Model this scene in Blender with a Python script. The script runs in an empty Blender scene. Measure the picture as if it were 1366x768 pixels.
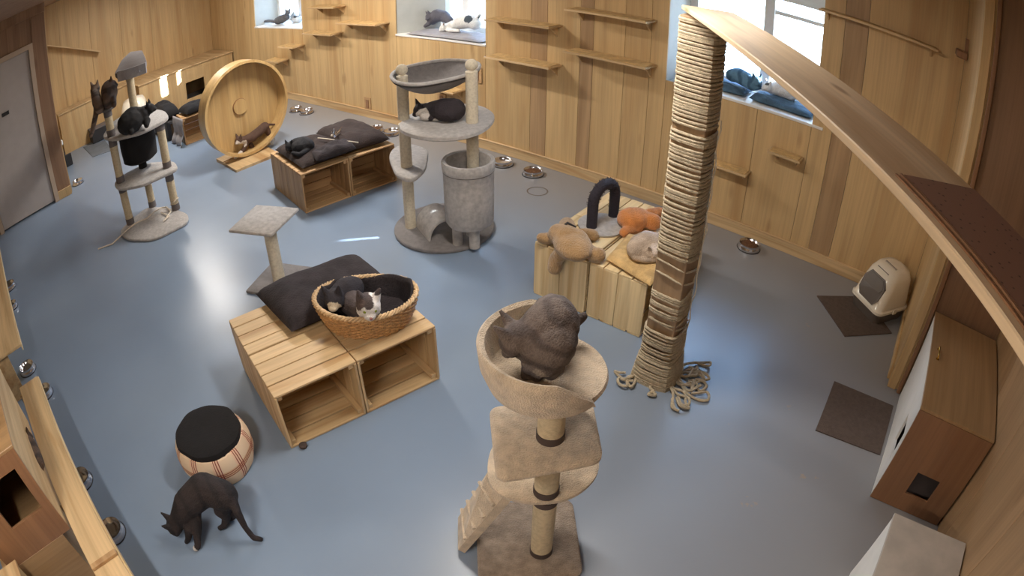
import bpy, bmesh, math, random
from mathutils import Vector, Matrix, Euler, noise
random.seed(7)
PI = math.pi
C = bpy.context.scene.collection
sc = bpy.context.scene

# ------------------------------------------------------------------ camera
# real wide security-camera lens (equidistant-like fisheye): theta = K1*r + K3*r^3, r in half-widths
K1, K3, PITCH, ROLL, YAW, CAMH = 0.79742758, 0.09083461, 0.59119487, 0.0065557, math.radians(38.5), 2.46
cd = bpy.data.cameras.new('camera'); cam = bpy.data.objects.new('camera', cd); C.objects.link(cam)
cd.type = 'PANO'; cd.sensor_width = 36; cd.sensor_height = 36 * 768 / 1366; cd.sensor_fit = 'HORIZONTAL'
cd.lens = 19
cd.panorama_type = 'FISHEYE_LENS_POLYNOMIAL'
cd.fisheye_fov = math.radians(220)
cd.fisheye_polynomial_k0 = 0
cd.fisheye_polynomial_k1 = -K1 / 18
cd.fisheye_polynomial_k2 = 0
cd.fisheye_polynomial_k3 = -K3 / 18 ** 3
cd.fisheye_polynomial_k4 = 0
cd.clip_start = 0.02
cam.location = (0, 0, CAMH)
cam.matrix_world = (Matrix.Translation((0, 0, CAMH)) @ Matrix.Rotation(YAW, 4, 'Z') @
                    Matrix.Rotation(PI / 2 - PITCH, 4, 'X') @ Matrix.Rotation(ROLL, 4, 'Z'))
sc.camera = cam
CM = cam.matrix_world.to_3x3()

def ray(px, py):
    x = (px - 683) / 683; y = -(py - 384) / 683; r = math.hypot(x, y) + 1e-9
    th = K1 * r + K3 * r ** 3; s = math.sin(th) / r
    return CM @ Vector((x * s, y * s, -math.cos(th)))
def at(px, py, z=0.0):
    d = ray(px, py); return Vector((0, 0, CAMH)) + d * ((z - CAMH) / d.z)
def aty(px, py, y):
    d = ray(px, py); return Vector((0, 0, CAMH)) + d * (y / d.y)

# ------------------------------------------------------------------ light
sc.view_settings.view_transform = 'Standard'; sc.view_settings.look = 'None'
sc.view_settings.gamma = 1; sc.view_settings.use_curve_mapping = False
sc.view_settings.exposure = 1.12
try:
    sc.cycles.use_denoising = True; sc.cycles.denoiser = 'OPENIMAGEDENOISE'
    sc.cycles.max_bounces = 8; sc.cycles.diffuse_bounces = 5; sc.cycles.glossy_bounces = 4
    sc.cycles.sample_clamp_indirect = 6
except Exception: pass
w = bpy.data.worlds.new('sky'); sc.world = w; w.use_nodes = True
nt = w.node_tree; bg = nt.nodes['Background']
tc = nt.nodes.new('ShaderNodeTexCoord'); sp = nt.nodes.new('ShaderNodeSeparateXYZ'); rp = nt.nodes.new('ShaderNodeValToRGB')
nt.links.new(tc.outputs['Generated'], sp.inputs[0]); nt.links.new(sp.outputs['Z'], rp.inputs[0]); nt.links.new(rp.outputs[0], bg.inputs[0])
rp.color_ramp.elements[0].position = 0.0; rp.color_ramp.elements[0].color = (0.62, 0.82, 1.0, 1)
rp.color_ramp.elements[1].position = 0.7; rp.color_ramp.elements[1].color = (0.30, 0.56, 1.0, 1)
bg.inputs[1].default_value = 9.0
sun = bpy.data.lights.new('sun', 'SUN'); so = bpy.data.objects.new('sun', sun); C.objects.link(so)
so.rotation_euler = Vector((-0.95, -1.0, -0.62)).to_track_quat('-Z', 'Y').to_euler()
sun.energy = 42; sun.angle = 0.009; sun.color = (0.86, 0.94, 1.0)

# ------------------------------------------------------------------ materials
def lin(c):
    f = lambda v: (v / 255 / 12.92) if v / 255 <= 0.04045 else ((v / 255 + 0.055) / 1.055) ** 2.4
    return (f(c[0]), f(c[1]), f(c[2]), 1)
def newmat(name):
    m = bpy.data.materials.new(name); m.use_nodes = True
    return m, m.node_tree, m.node_tree.nodes['Principled BSDF']
def N(nt, t, **kw):
    n = nt.nodes.new(t)
    for k, v in kw.items(): setattr(n, k, v)
    return n
def coords(nt, scale, rnd=0.0):
    tc = N(nt, 'ShaderNodeTexCoord'); mp = N(nt, 'ShaderNodeMapping'); mp.inputs['Scale'].default_value = scale
    if rnd:
        oi = N(nt, 'ShaderNodeObjectInfo'); mu = N(nt, 'ShaderNodeVectorMath', operation='SCALE')
        cb = N(nt, 'ShaderNodeCombineXYZ')
        for i in range(3): nt.links.new(oi.outputs['Random'], cb.inputs[i])
        mu.inputs['Scale'].default_value = rnd; nt.links.new(cb.outputs[0], mu.inputs[0])
        ad = N(nt, 'ShaderNodeVectorMath', operation='ADD'); nt.links.new(tc.outputs['Object'], ad.inputs[0]); nt.links.new(mu.outputs[0], ad.inputs[1])
        nt.links.new(ad.outputs[0], mp.inputs[0])
    else: nt.links.new(tc.outputs['Object'], mp.inputs[0])
    return mp
def ramp(nt, src, stops):
    r = N(nt, 'ShaderNodeValToRGB'); e = r.color_ramp.elements
    while len(e) < len(stops): e.new(0.5)
    for i, (p, c) in enumerate(stops): e[i].position = p; e[i].color = c if len(c) == 4 else (*c, 1)
    nt.links.new(src, r.inputs[0]); return r
def mixc(nt, fac, a, b, mode='MIX'):
    m = N(nt, 'ShaderNodeMix', data_type='RGBA', blend_type=mode)
    for s, i in ((fac, 0), (a, 6), (b, 7)):
        if hasattr(s, 'is_linked') or hasattr(s, 'links'): nt.links.new(s, m.inputs[i])
        else: m.inputs[i].default_value = s
    return m.outputs[2]
def bump(nt, b, src, st=0.3, dist=0.01):
    n = N(nt, 'ShaderNodeBump'); n.inputs['Strength'].default_value = st; n.inputs['Distance'].default_value = dist
    nt.links.new(src, n.inputs['Height']); nt.links.new(n.outputs[0], b.inputs['Normal'])
def wood(name, base, dark, axis='Z', scale=1.0, rough=0.55, vary=0.16, knots=0.5, contrast=1.0):
    m, nt, b = newmat(name)
    sv = {'X': (0.7, 9, 9), 'Y': (9, 0.7, 9), 'Z': (9, 9, 0.55)}[axis]
    mp = coords(nt, tuple(v * scale for v in sv), 13.0)
    n1 = N(nt, 'ShaderNodeTexNoise'); n1.inputs['Scale'].default_value = 1.0; n1.inputs['Detail'].default_value = 6; n1.inputs['Distortion'].default_value = 0.9
    nt.links.new(mp.outputs[0], n1.inputs['Vector'])
    sv2 = {'X': (1.6, 60, 60), 'Y': (60, 1.6, 60), 'Z': (60, 60, 1.6)}[axis]
    mp2 = coords(nt, sv2, 13.0); n2 = N(nt, 'ShaderNodeTexNoise'); n2.inputs['Scale'].default_value = 1; n2.inputs['Detail'].default_value = 3
    nt.links.new(mp2.outputs[0], n2.inputs['Vector'])
    B = lin(base); D = lin(dark)
    r1 = ramp(nt, n1.outputs['Fac'], [(0.30, D), (0.5, tuple(B[i] * 0.93 for i in range(3)) + (1,)), (0.56, B), (0.75, tuple(min(1, B[i] * 1.10) for i in range(3)) + (1,))])
    r2 = ramp(nt, n2.outputs['Fac'], [(0.3, (0.78, 0.78, 0.78, 1)), (0.6, (1.04, 1.04, 1.04, 1))])
    col = mixc(nt, 0.55 * contrast, r1.outputs[0], r2.outputs[0], 'MULTIPLY')
    oi = N(nt, 'ShaderNodeObjectInfo'); rv = ramp(nt, oi.outputs['Random'], [(0, (1 - vary, 1 - vary * 1.15, 1 - vary * 1.4, 1)), (1, (1 + vary * 0.6, 1 + vary * 0.6, 1 + vary * 0.6, 1))])
    col = mixc(nt, 1.0, col, rv.outputs[0], 'MULTIPLY')
    if knots:
        sk = {'X': (3.0, 12, 12), 'Y': (12, 3.0, 12), 'Z': (7, 7, 2.2)}[axis]
        mp3 = coords(nt, sk, 13.0); v = N(nt, 'ShaderNodeTexVoronoi'); v.inputs['Scale'].default_value = 0.55; nt.links.new(mp3.outputs[0], v.inputs['Vector'])
        rk = ramp(nt, v.outputs['Distance'], [(0.05, (0.36, 0.24, 0.15, 1)), (0.13, (1, 1, 1, 1))])
        col = mixc(nt, knots, col, rk.outputs[0], 'MULTIPLY')
    nt.links.new(col, b.inputs['Base Color']); b.inputs['Roughness'].default_value = rough
    bump(nt, b, n2.outputs['Fac'], 0.15, 0.003)
    return m
def plain(name, col, rough=0.6, metal=0.0, var=0.12, scale=8, bst=0.0, bscale=200, sheen=0.0, coat=0.0):
    m, nt, b = newmat(name); B = lin(col)
    mp = coords(nt, (1, 1, 1), 5.0); n = N(nt, 'ShaderNodeTexNoise'); n.inputs['Scale'].default_value = scale; n.inputs['Detail'].default_value = 5
    nt.links.new(mp.outputs[0], n.inputs['Vector'])
    r = ramp(nt, n.outputs['Fac'], [(0.3, tuple(v * (1 - var) for v in B[:3]) + (1,)), (0.7, tuple(min(1, v * (1 + var)) for v in B[:3]) + (1,))])
    nt.links.new(r.outputs[0], b.inputs['Base Color']); b.inputs['Roughness'].default_value = rough; b.inputs['Metallic'].default_value = metal
    if sheen: b.inputs['Sheen Weight'].default_value = sheen
    if coat: b.inputs['Coat Weight'].default_value = coat
    if bst:
        n2 = N(nt, 'ShaderNodeTexNoise'); n2.inputs['Scale'].default_value = bscale; n2.inputs['Detail'].default_value = 3
        nt.links.new(mp.outputs[0], n2.inputs['Vector']); bump(nt, b, n2.outputs['Fac'], bst, 0.01)
    return m
M = {}
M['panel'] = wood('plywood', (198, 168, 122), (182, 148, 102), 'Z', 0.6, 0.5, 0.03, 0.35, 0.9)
M['panel_strip'] = wood('plywood_brownish', (172, 142, 106), (152, 122, 88), 'Z', 0.9, 0.5, 0.03, 0.5)
M['panel_right'] = wood('plywood_tan', (166, 136, 102), (148, 118, 86), 'Z', 0.6, 0.5, 0.1, 0.2)
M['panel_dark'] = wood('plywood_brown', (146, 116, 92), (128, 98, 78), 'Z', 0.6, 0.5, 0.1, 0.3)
M['pine'] = wood('pine', (208, 180, 138), (178, 142, 98), 'X', 1.0, 0.5, 0.14, 0.55)
M['pine_pale'] = wood('pale_pine', (226, 204, 160), (196, 164, 116), 'X', 1.0, 0.5, 0.08, 0.5)
M['pine_old'] = wood('weathered_pine', (188, 154, 112), (150, 114, 78), 'X', 1.0, 0.5, 0.16, 0.6)
M['wheelwood'] = wood('birch_ply', (200, 168, 116), (180, 146, 96), 'Z', 0.8, 0.4, 0.05, 0.15)
M['oak'] = wood('veneer', (164, 132, 94), (150, 118, 80), 'Y', 0.7, 0.45, 0.05, 0.1)
M['oak_dark'] = wood('veneer_brown', (146, 108, 78), (134, 96, 68), 'Z', 0.7, 0.45, 0.05, 0.1)
M['greytop'] = plain('laminate_grey', (176, 168, 158), 0.5)
M['white'] = plain('white_paint', (225, 225, 222), 0.45, var=0.04)
M['reveal'] = plain('reveal_plaster', (176, 178, 174), 0.7, var=0.04)
M['doorwhite'] = plain('door_paint', (182, 178, 178), 0.5, var=0.04)
M['doortrim'] = plain('door_trim', (186, 168, 150), 0.5, var=0.05)
M['plastic_white'] = plain('white_plastic', (222, 214, 198), 0.22, var=0.03, coat=0.3)
M['plastic_grey'] = plain('grey_plastic', (92, 84, 78), 0.4, var=0.05)
M['smoke'] = plain('smoked_plastic', (96, 88, 80), 0.25, var=0.05)
M['blackhole'] = plain('black_inside', (14, 12, 11), 0.9)
M['steel'] = plain('steel', (205, 205, 210), 0.18, 1.0, 0.04)
M['brass'] = plain('brass', (190, 150, 70), 0.25, 1.0, 0.05)
M['plush_grey'] = plain('grey_plush', (172, 168, 165), 0.95, var=0.2, scale=30, bst=0.6, bscale=260, sheen=0.4)
M['plush_greydark'] = plain('dark_grey_plush', (118, 114, 114), 0.95, var=0.15, scale=30, bst=0.6, bscale=260, sheen=0.3)
M['plush_beige'] = plain('beige_plush', (198, 180, 156), 0.95, var=0.2, scale=25, bst=0.9, bscale=180, sheen=0.4)
M['plush_brownbase'] = plain('worn_beige_plush', (150, 134, 118), 0.95, var=0.28, scale=22, bst=0.9, bscale=180, sheen=0.3)
M['collar'] = plain('dark_collar', (74, 62, 58), 0.9, var=0.1)
M['collar_grey'] = plain('grey_collar', (104, 98, 98), 0.9, var=0.1)
M['black_cloth'] = plain('black_cloth', (17, 16, 19), 0.95, var=0.25, scale=14, bst=0.4, bscale=120)
M['dark_cushion'] = plain('charcoal_fleece', (46, 40, 43), 0.97, var=0.4, scale=10, bst=0.8, bscale=90)
M['dark_brown'] = plain('brown_fleece', (50, 40, 38), 0.97, var=0.3, scale=9, bst=0.8, bscale=90)
M['blanket_grey'] = plain('grey_blanket', (150, 148, 152), 0.95, var=0.15, scale=9, bst=0.6, bscale=60)
M['blanket_blue'] = plain('blue_fleece', (70, 96, 118), 0.95, var=0.3, scale=16, bst=0.8, bscale=70)
M['cushion_tan'] = plain('tan_cushion', (196, 164, 112), 0.95, var=0.2, scale=18, bst=0.8, bscale=80)
M['plush_tan'] = plain('tan_plush_toy', (160, 128, 88), 0.97, var=0.15, scale=20, bst=1.0, bscale=120, sheen=0.4)
M['plush_orange'] = plain('orange_plush_toy', (192, 122, 62), 0.97, var=0.2, scale=20, bst=1.0, bscale=120, sheen=0.4)
M['bristle'] = plain('black_bristles', (38, 34, 46), 0.7, var=0.3, scale=120, bst=1.0, bscale=150)
M['mat'] = plain('door_mat', (92, 78, 70), 0.95, var=0.15, scale=40, bst=0.7, bscale=300)
M['kibble'] = plain('kibble', (98, 66, 40), 0.9, var=0.4, scale=90, bst=1, bscale=120)
M['greymat'] = plain('grey_mat', (104, 112, 122), 0.8)
M['rubber'] = plain('dark_rubber', (40, 40, 44), 0.6)

def rope_mat(name, col, band=0.0):
    m, nt, b = newmat(name); B = lin(col)
    mp = coords(nt, (1, 1, 1), 3.0); n = N(nt, 'ShaderNodeTexNoise'); n.inputs['Scale'].default_value = 60; nt.links.new(mp.outputs[0], n.inputs['Vector'])
    wv = N(nt, 'ShaderNodeTexWave', wave_type='BANDS', bands_direction='Z'); wv.inputs['Scale'].default_value = band or 30; wv.inputs['Distortion'].default_value = 1.0
    nt.links.new(mp.outputs[0], wv.inputs['Vector'])
    r = ramp(nt, wv.outputs['Fac'], [(0, tuple(v * 0.72 for v in B[:3]) + (1,)), (0.5, B)])
    c = mixc(nt, 0.5, r.outputs[0], ramp(nt, n.outputs['Fac'], [(0.3, (0.7, 0.68, 0.66, 1)), (0.6, (1.05, 1.05, 1.05, 1))]).outputs[0], 'MULTIPLY')
    nt.links.new(c, b.inputs['Base Color']); b.inputs['Roughness'].default_value = 0.9
    bump(nt, b, wv.outputs['Fac'], 0.6, 0.004); return m
M['sisal'] = rope_mat('sisal', (216, 200, 168), 60)
M['sisal_pale'] = rope_mat('pale_sisal', (232, 222, 200), 60)
M['rope'] = plain('rope', (190, 176, 150), 0.9, var=0.2, scale=60, bst=0.8, bscale=250)
M['rope_white'] = plain('white_rope', (206, 196, 180), 0.9, var=0.15, scale=60)
M['wicker'] = plain('wicker', (184, 142, 94), 0.5, var=0.3, scale=45)
M['wicker_rim'] = plain('pale_wicker', (206, 176, 136), 0.5, var=0.25, scale=45)

def floor_mat():
    m, nt, b = newmat('painted_concrete')
    mp = coords(nt, (1, 1, 1)); n = N(nt, 'ShaderNodeTexNoise'); n.inputs['Scale'].default_value = 0.7; n.inputs['Detail'].default_value = 5
    nt.links.new(mp.outputs[0], n.inputs['Vector'])
    r = ramp(nt, n.outputs['Fac'], [(0.3, lin((120, 137, 158))), (0.7, lin((132, 150, 172)))])
    n2 = N(nt, 'ShaderNodeTexNoise'); n2.inputs['Scale'].default_value = 3.2; n2.inputs['Detail'].default_value = 9; n2.inputs['Roughness'].default_value = 0.7
    nt.links.new(mp.outputs[0], n2.inputs['Vector'])
    spots = ramp(nt, n2.outputs['Fac'], [(0.635, (0, 0, 0, 1)), (0.665, (1, 1, 1, 1))])
    # worn towards the right-hand wall and along the skirting
    s = N(nt, 'ShaderNodeSeparateXYZ'); nt.links.new(mp.outputs[0], s.inputs[0])
    mr = N(nt, 'ShaderNodeMapRange'); nt.links.new(s.outputs['X'], mr.inputs[0]); mr.inputs[1].default_value = -1.6; mr.inputs[2].default_value = 0.6
    mry = N(nt, 'ShaderNodeMapRange'); nt.links.new(s.outputs['Y'], mry.inputs[0]); mry.inputs[1].default_value = 3.3; mry.inputs[2].default_value = 4.6
    mx = N(nt, 'ShaderNodeMath', operation='MAXIMUM'); nt.links.new(mr.outputs[0], mx.inputs[0]); nt.links.new(mry.outputs[0], mx.inputs[1])
    wf = N(nt, 'ShaderNodeMath', operation='MULTIPLY'); nt.links.new(mx.outputs[0], wf.inputs[0]); wf.inputs[1].default_value = 0.75
    c = mixc(nt, wf.outputs[0], r.outputs[0], lin((142, 136, 130)))
    mr2 = N(nt, 'ShaderNodeMapRange'); nt.links.new(s.outputs['X'], mr2.inputs[0]); mr2.inputs[1].default_value = -0.9; mr2.inputs[2].default_value = 0.4
    sf = N(nt, 'ShaderNodeMath', operation='MULTIPLY'); nt.links.new(mr2.outputs[0], sf.inputs[0]); nt.links.new(spots.outputs[0], sf.inputs[1])
    c = mixc(nt, sf.outputs[0], c, lin((164, 146, 128)))
    nt.links.new(c, b.inputs['Base Color'])
    b.inputs['Roughness'].default_value = 0.31
    b.inputs['Specular IOR Level'].default_value = 0.55
    return m
M['floor'] = floor_mat()

def plaid_mat():
    m, nt, b = newmat('plaid_fabric')
    tc = N(nt, 'ShaderNodeTexCoord'); s = N(nt, 'ShaderNodeSeparateXYZ'); nt.links.new(tc.outputs['UV'], s.inputs[0])
    def stripes(out, freq, lo, off=0.0):
        a = N(nt, 'ShaderNodeMath', operation='MULTIPLY_ADD'); nt.links.new(out, a.inputs[0]); a.inputs[1].default_value = freq; a.inputs[2].default_value = off
        f = N(nt, 'ShaderNodeMath', operation='FRACT'); nt.links.new(a.outputs[0], f.inputs[0])
        g = N(nt, 'ShaderNodeMath', operation='LESS_THAN'); nt.links.new(f.outputs[0], g.inputs[0]); g.inputs[1].default_value = lo; return g.outputs[0]
    c = lin((224, 200, 172))
    c = mixc(nt, stripes(s.outputs['X'], 10, 0.30, .3), c, lin((226, 192, 164)))
    c = mixc(nt, stripes(s.outputs['Y'], 2.6, 0.30, 0.2), c, lin((242, 222, 206)), 'MULTIPLY')
    for o in (0.0, 0.10, 0.20):
        c = mixc(nt, stripes(s.outputs['X'], 10, 0.04, o), c, lin((136, 60, 54)))
        c = mixc(nt, stripes(s.outputs['Y'], 2.6, 0.04, o), c, lin((136, 60, 54)))
    nt.links.new(c, b.inputs['Base Color']); b.inputs['Roughness'].default_value = 0.85; return m
M['plaid'] = plaid_mat()

def fur_mat():
    m, nt, b = newmat('fur'); a = N(nt, 'ShaderNodeAttribute', attribute_name='Col')
    mp = coords(nt, (1, 1, 1)); n = N(nt, 'ShaderNodeTexNoise'); n.inputs['Scale'].default_value = 140; n.inputs['Detail'].default_value = 3
    nt.links.new(mp.outputs[0], n.inputs['Vector'])
    c = mixc(nt, 0.6, a.outputs['Color'], ramp(nt, n.outputs['Fac'], [(0.3, (0.65, 0.65, 0.65, 1)), (0.7, (1.15, 1.15, 1.15, 1))]).outputs[0], 'MULTIPLY')
    nt.links.new(c, b.inputs['Base Color']); b.inputs['Roughness'].default_value = 0.85
    bump(nt, b, n.outputs['Fac'], 0.6, 0.01); return m
M['fur'] = fur_mat()
M['eye'] = plain('cat_eye', (120, 130, 50), 0.1)
M['nose'] = plain('cat_nose', (150, 96, 90), 0.5)

def glass_mat():
    m, nt, b = newmat('window_glass')
    t = N(nt, 'ShaderNodeBsdfTransparent'); g = N(nt, 'ShaderNodeBsdfGlossy'); g.inputs['Roughness'].default_value = 0.02
    mx = N(nt, 'ShaderNodeMixShader'); mx.inputs[0].default_value = 0.06
    nt.links.new(t.outputs[0], mx.inputs[1]); nt.links.new(g.outputs[0], mx.inputs[2])
    nt.links.new(mx.outputs[0], nt.nodes['Material Output'].inputs['Surface']); return m
M['glass'] = glass_mat()
def emit_mat(name, col, s):
    m, nt, b = newmat(name); b.inputs['Base Color'].default_value = (0.9, 0.9, 0.9, 1)
    b.inputs['Emission Color'].default_value = col; b.inputs['Emission Strength'].default_value = s; return m
M['lamp'] = emit_mat('lamp_diffuser', (1.0, 0.86, 0.70, 1), 6.0)

# ------------------------------------------------------------------ mesh helpers
class MB:
    def __init__(s): s.b = bmesh.new()
    def _add(s, verts, mtx):
        bmesh.ops.transform(s.b, matrix=mtx, verts=verts)
    def box(s, c, d, rot=None, bev=0.0):
        r = bmesh.ops.create_cube(s.b, size=1); v = r['verts']
        bmesh.ops.scale(s.b, vec=d, verts=v)
        if bev:
            es = list({e for x in v for e in x.link_edges})
            rr = bmesh.ops.bevel(s.b, geom=es, offset=bev, segments=1, affect='EDGES')
            v = list({x for f in rr['faces'] for x in f.verts} | {x for x in v if x.is_valid})
        m = Matrix.Translation(c) @ (rot.to_matrix().to_4x4() if rot is not None and not isinstance(rot, Matrix) else (rot or Matrix()))
        s._add(v, m); return s
    def rings(s, rings, cap0=True, cap1=True, closed=True):
        vs = [[s.b.verts.new(p) for p in r] for r in rings]; n = len(rings[0])
        for a, bb in zip(vs, vs[1:]):
            for i in range(n if closed else n - 1):
                j = (i + 1) % n; s.b.faces.new((a[i], a[j], bb[j], bb[i]))
        if cap0: s.b.faces.new(list(reversed(vs[0])))
        if cap1: s.b.faces.new(vs[-1])
        return vs
    def lathe(s, prof, c=(0, 0, 0), seg=32, sx=1.0, sy=1.0, cap0=True, cap1=True, fn=None):
        rings = []
        for k, (r, z) in enumerate(prof):
            ring = []
            for i in range(seg):
                a = 2 * PI * i / seg; rr = r if fn is None else r * fn(a, k)
                ring.append((c[0] + rr * math.cos(a) * sx, c[1] + rr * math.sin(a) * sy, c[2] + z))
            rings.append(ring)
        s.rings(rings, cap0, cap1); return s
    def tube(s, pts, r, seg=8, closed=False, rr=None, cap=True):
        pts = [Vector(p) for p in pts]; n = len(pts); rings = []; up = None
        for i, p in enumerate(pts):
            if closed: t = (pts[(i + 1) % n] - pts[i - 1])
            else: t = pts[min(i + 1, n - 1)] - pts[max(i - 1, 0)]
            t = t.normalized() if t.length > 1e-9 else Vector((0, 0, 1))
            if up is None: up = t.orthogonal().normalized()
            up = (up - t * up.dot(t)); up = up.normalized() if up.length > 1e-6 else t.orthogonal().normalized()
            q = t.cross(up); rad = rr[i] if rr else r
            rings.append([p + (up * math.cos(2 * PI * k / seg) + q * math.sin(2 * PI * k / seg)) * rad for k in range(seg)])
        if closed: rings.append(rings[0]); s.rings(rings, False, False)
        else: s.rings(rings, cap, cap)
        return s
    def cyl(s, a, b, r0, r1=None, seg=20):
        return s.tube([a, b], r0, seg, rr=[r0, r0 if r1 is None else r1])
    def prism(s, poly, z0, z1, mtx=None):
        v0 = [s.b.verts.new((p[0], p[1], z0)) for p in poly]; v1 = [s.b.verts.new((p[0], p[1], z1)) for p in poly]; n = len(poly)
        for i in range(n): j = (i + 1) % n; s.b.faces.new((v0[i], v0[j], v1[j], v1[i]))
        s.b.faces.new(list(reversed(v0))); s.b.faces.new(v1)
        if mtx: s._add(v0 + v1, mtx)
        return s
    def ell(s, c, r, rot=None, sub=2):
        v = bmesh.ops.create_icosphere(s.b, subdivisions=sub, radius=1)['verts']
        bmesh.ops.scale(s.b, vec=r if hasattr(r, '__len__') else (r, r, r), verts=v)
        m = Matrix.Translation(c) @ ((rot if isinstance(rot, Matrix) else rot.to_matrix()).to_4x4() if rot is not None else Matrix()); s._add(v, m); return s
    def mesh(s, name, m=None, smooth=False, bev=0):
        bmesh.ops.remove_doubles(s.b, verts=s.b.verts, dist=1e-6)
        if bev: bmesh.ops.bevel(s.b, geom=s.b.edges[:], offset=bev, segments=2, affect='EDGES')
        bmesh.ops.recalc_face_normals(s.b, faces=s.b.faces)
        me = bpy.data.meshes.new(name); s.b.to_mesh(me); s.b.free()
        if m: me.materials.append(m)
        if smooth:
            for p in me.polygons: p.use_smooth = True
            me.set_sharp_from_angle(angle=math.radians(50))
        return me
    def build(s, name, m, parent=None, loc=None, smooth=True, bev=0):
        return link(name, s.mesh(name, m, smooth, bev), parent, loc)
def link(name, me, parent=None, loc=None, rot=None):
    o = bpy.data.objects.new(name, me); C.objects.link(o)
    if parent: o.parent = parent
    if loc is not None: o.location = loc
    if rot is not None: o.rotation_euler = rot
    return o
def tag(o, label=None, cat=None, group=None, kind=None):
    if label: o['label'] = label
    if cat: o['category'] = cat
    if group: o['group'] = group
    if kind: o['kind'] = kind
    return o
def thing(name, label, cat, loc=(0, 0, 0), rotz=0, group=None):
    o = bpy.data.objects.new(name, None); C.objects.link(o); o.location = loc; o.rotation_euler = (0, 0, rotz); o.empty_display_size = 0.1
    return tag(o, label, cat, group)
def struct(o): o['kind'] = 'structure'; return o
_bc = {}
def plank(name, l, wd, t, mat, parent, loc, rot=None, bev=0.002):
    k = (round(l, 3), round(wd, 3), round(t, 3), mat)
    if k not in _bc: _bc[k] = MB().box((0, 0, 0), (l, wd, t), bev=bev).mesh('plank', M[mat])
    return link(name, _bc[k], parent, loc, rot)

# ------------------------------------------------------------------ setting
YB, XL, XD, XR, YF, ZC = 4.75, -10.95, -8.2, 1.06, -1.3, 2.75
WT = 0.55; SILL = 1.17; WTOP = 2.52
WINS = [(-9.06, -7.57), (-5.50, -4.14), (-2.15, -0.82)]
struct(MB().box(((XL + XR) / 2, (YF + YB) / 2, -0.05), (XR - XL + 1, YB - YF + 2.0, 0.1)).build('floor', M['floor'], smooth=False))
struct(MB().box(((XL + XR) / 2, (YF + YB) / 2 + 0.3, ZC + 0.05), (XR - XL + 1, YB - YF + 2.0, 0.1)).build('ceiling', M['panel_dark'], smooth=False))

def wall_core(xs, ybase):   # back wall masonry with three openings
    m = MB(); x = XL - 0.3; y0, y1 = YB + 0.014, YB + WT
    for a, b in WINS:
        m.box(((x + a) / 2, (y0 + y1) / 2, ZC / 2), (a - x, y1 - y0, ZC))
        m.box(((a + b) / 2, (y0 + y1) / 2, SILL / 2 - 0.01), (b - a, y1 - y0, SILL - 0.02))
        m.box(((a + b) / 2, (y0 + y1) / 2, (WTOP + ZC) / 2), (b - a, y1 - y0, ZC - WTOP)); x = b
    m.box(((x + XR + 0.3) / 2, (y0 + y1) / 2, ZC / 2), (XR + 0.3 - x, y1 - y0, ZC)); return m
wb = struct(wall_core(None, None).build('wall_back', M['reveal'], smooth=False))
# plywood sheets on the back wall
seams = [XL]; random.seed(11)
seams += [-9.7, -9.06, -8.45, -7.83, -7.15, -6.6, -6.04, -5.50, -4.80, -4.14, -3.57, -3.38, -3.02, -2.88, -2.56, -2.31, -1.90, -1.30, -0.64, -0.44, 0.4]
DARKS = {-3.57, -3.02, -0.64}
for a, b in zip(seams, seams[1:]):
    hit = None
    cuts = [(a, b, 0, ZC)]
    for wa, wc in WINS:
        nc = []
        for (p, q, z0, z1) in cuts:
            if q <= wa or p >= wc: nc.append((p, q, z0, z1)); continue
            if p < wa: nc.append((p, wa, z0, z1))
            if q > wc: nc.append((wc, q, z0, z1))
            i, j = max(p, wa), min(q, wc)
            nc.append((i, j, z0, SILL)); nc.append((i, j, WTOP, z1))
        cuts = nc
    for (p, q, z0, z1) in cuts:
        if q - p < 0.02: continue
        g = 0.0015
        o = MB().box((0, 0, 0), (q - p - 2 * g, 0.014, z1 - z0 - 2 * g), bev=0.0015).build('plywood_panel', M['panel_strip' if a in DARKS else 'panel'], wb, ((p + q) / 2, YB + 0.007, (z0 + z1) / 2), smooth=False)
def sheets(wall, axis, fixed, a0, a1, z0, z1, step, mat, sign):
    n = max(1, round((a1 - a0) / step)); st = (a1 - a0) / n
    for i in range(n):
        c = a0 + st * (i + 0.5)
        if axis == 'x': d, l = (0.014, st - 0.003, z1 - z0 - 0.003), (fixed + sign * 0.007, c, (z0 + z1) / 2)
        else: d, l = (st - 0.003, 0.014, z1 - z0 - 0.003), (c, fixed + sign * 0.007, (z0 + z1) / 2)
        MB().box((0, 0, 0), d, bev=0.0015).build('plywood_panel', M[mat], wall, l, smooth=False)
def wallbox(name, c, d, mat): return struct(MB().box(c, d).build(name, M[mat], smooth=False))
wl = wallbox('wall_left', (XL - 0.12, (0.95 + YB) / 2, ZC / 2), (0.2, YB - 0.95 + 0.4, ZC), 'panel')
sheets(wl, 'x', XL - 0.016, 0.9, YB, 0, ZC, 0.62, 'panel', 1)
wallbox('wall_left.002', ((XL + XD) / 2 - .3, .86, ZC / 2), (XD - XL - .2, .12, ZC), 'panel')
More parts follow.
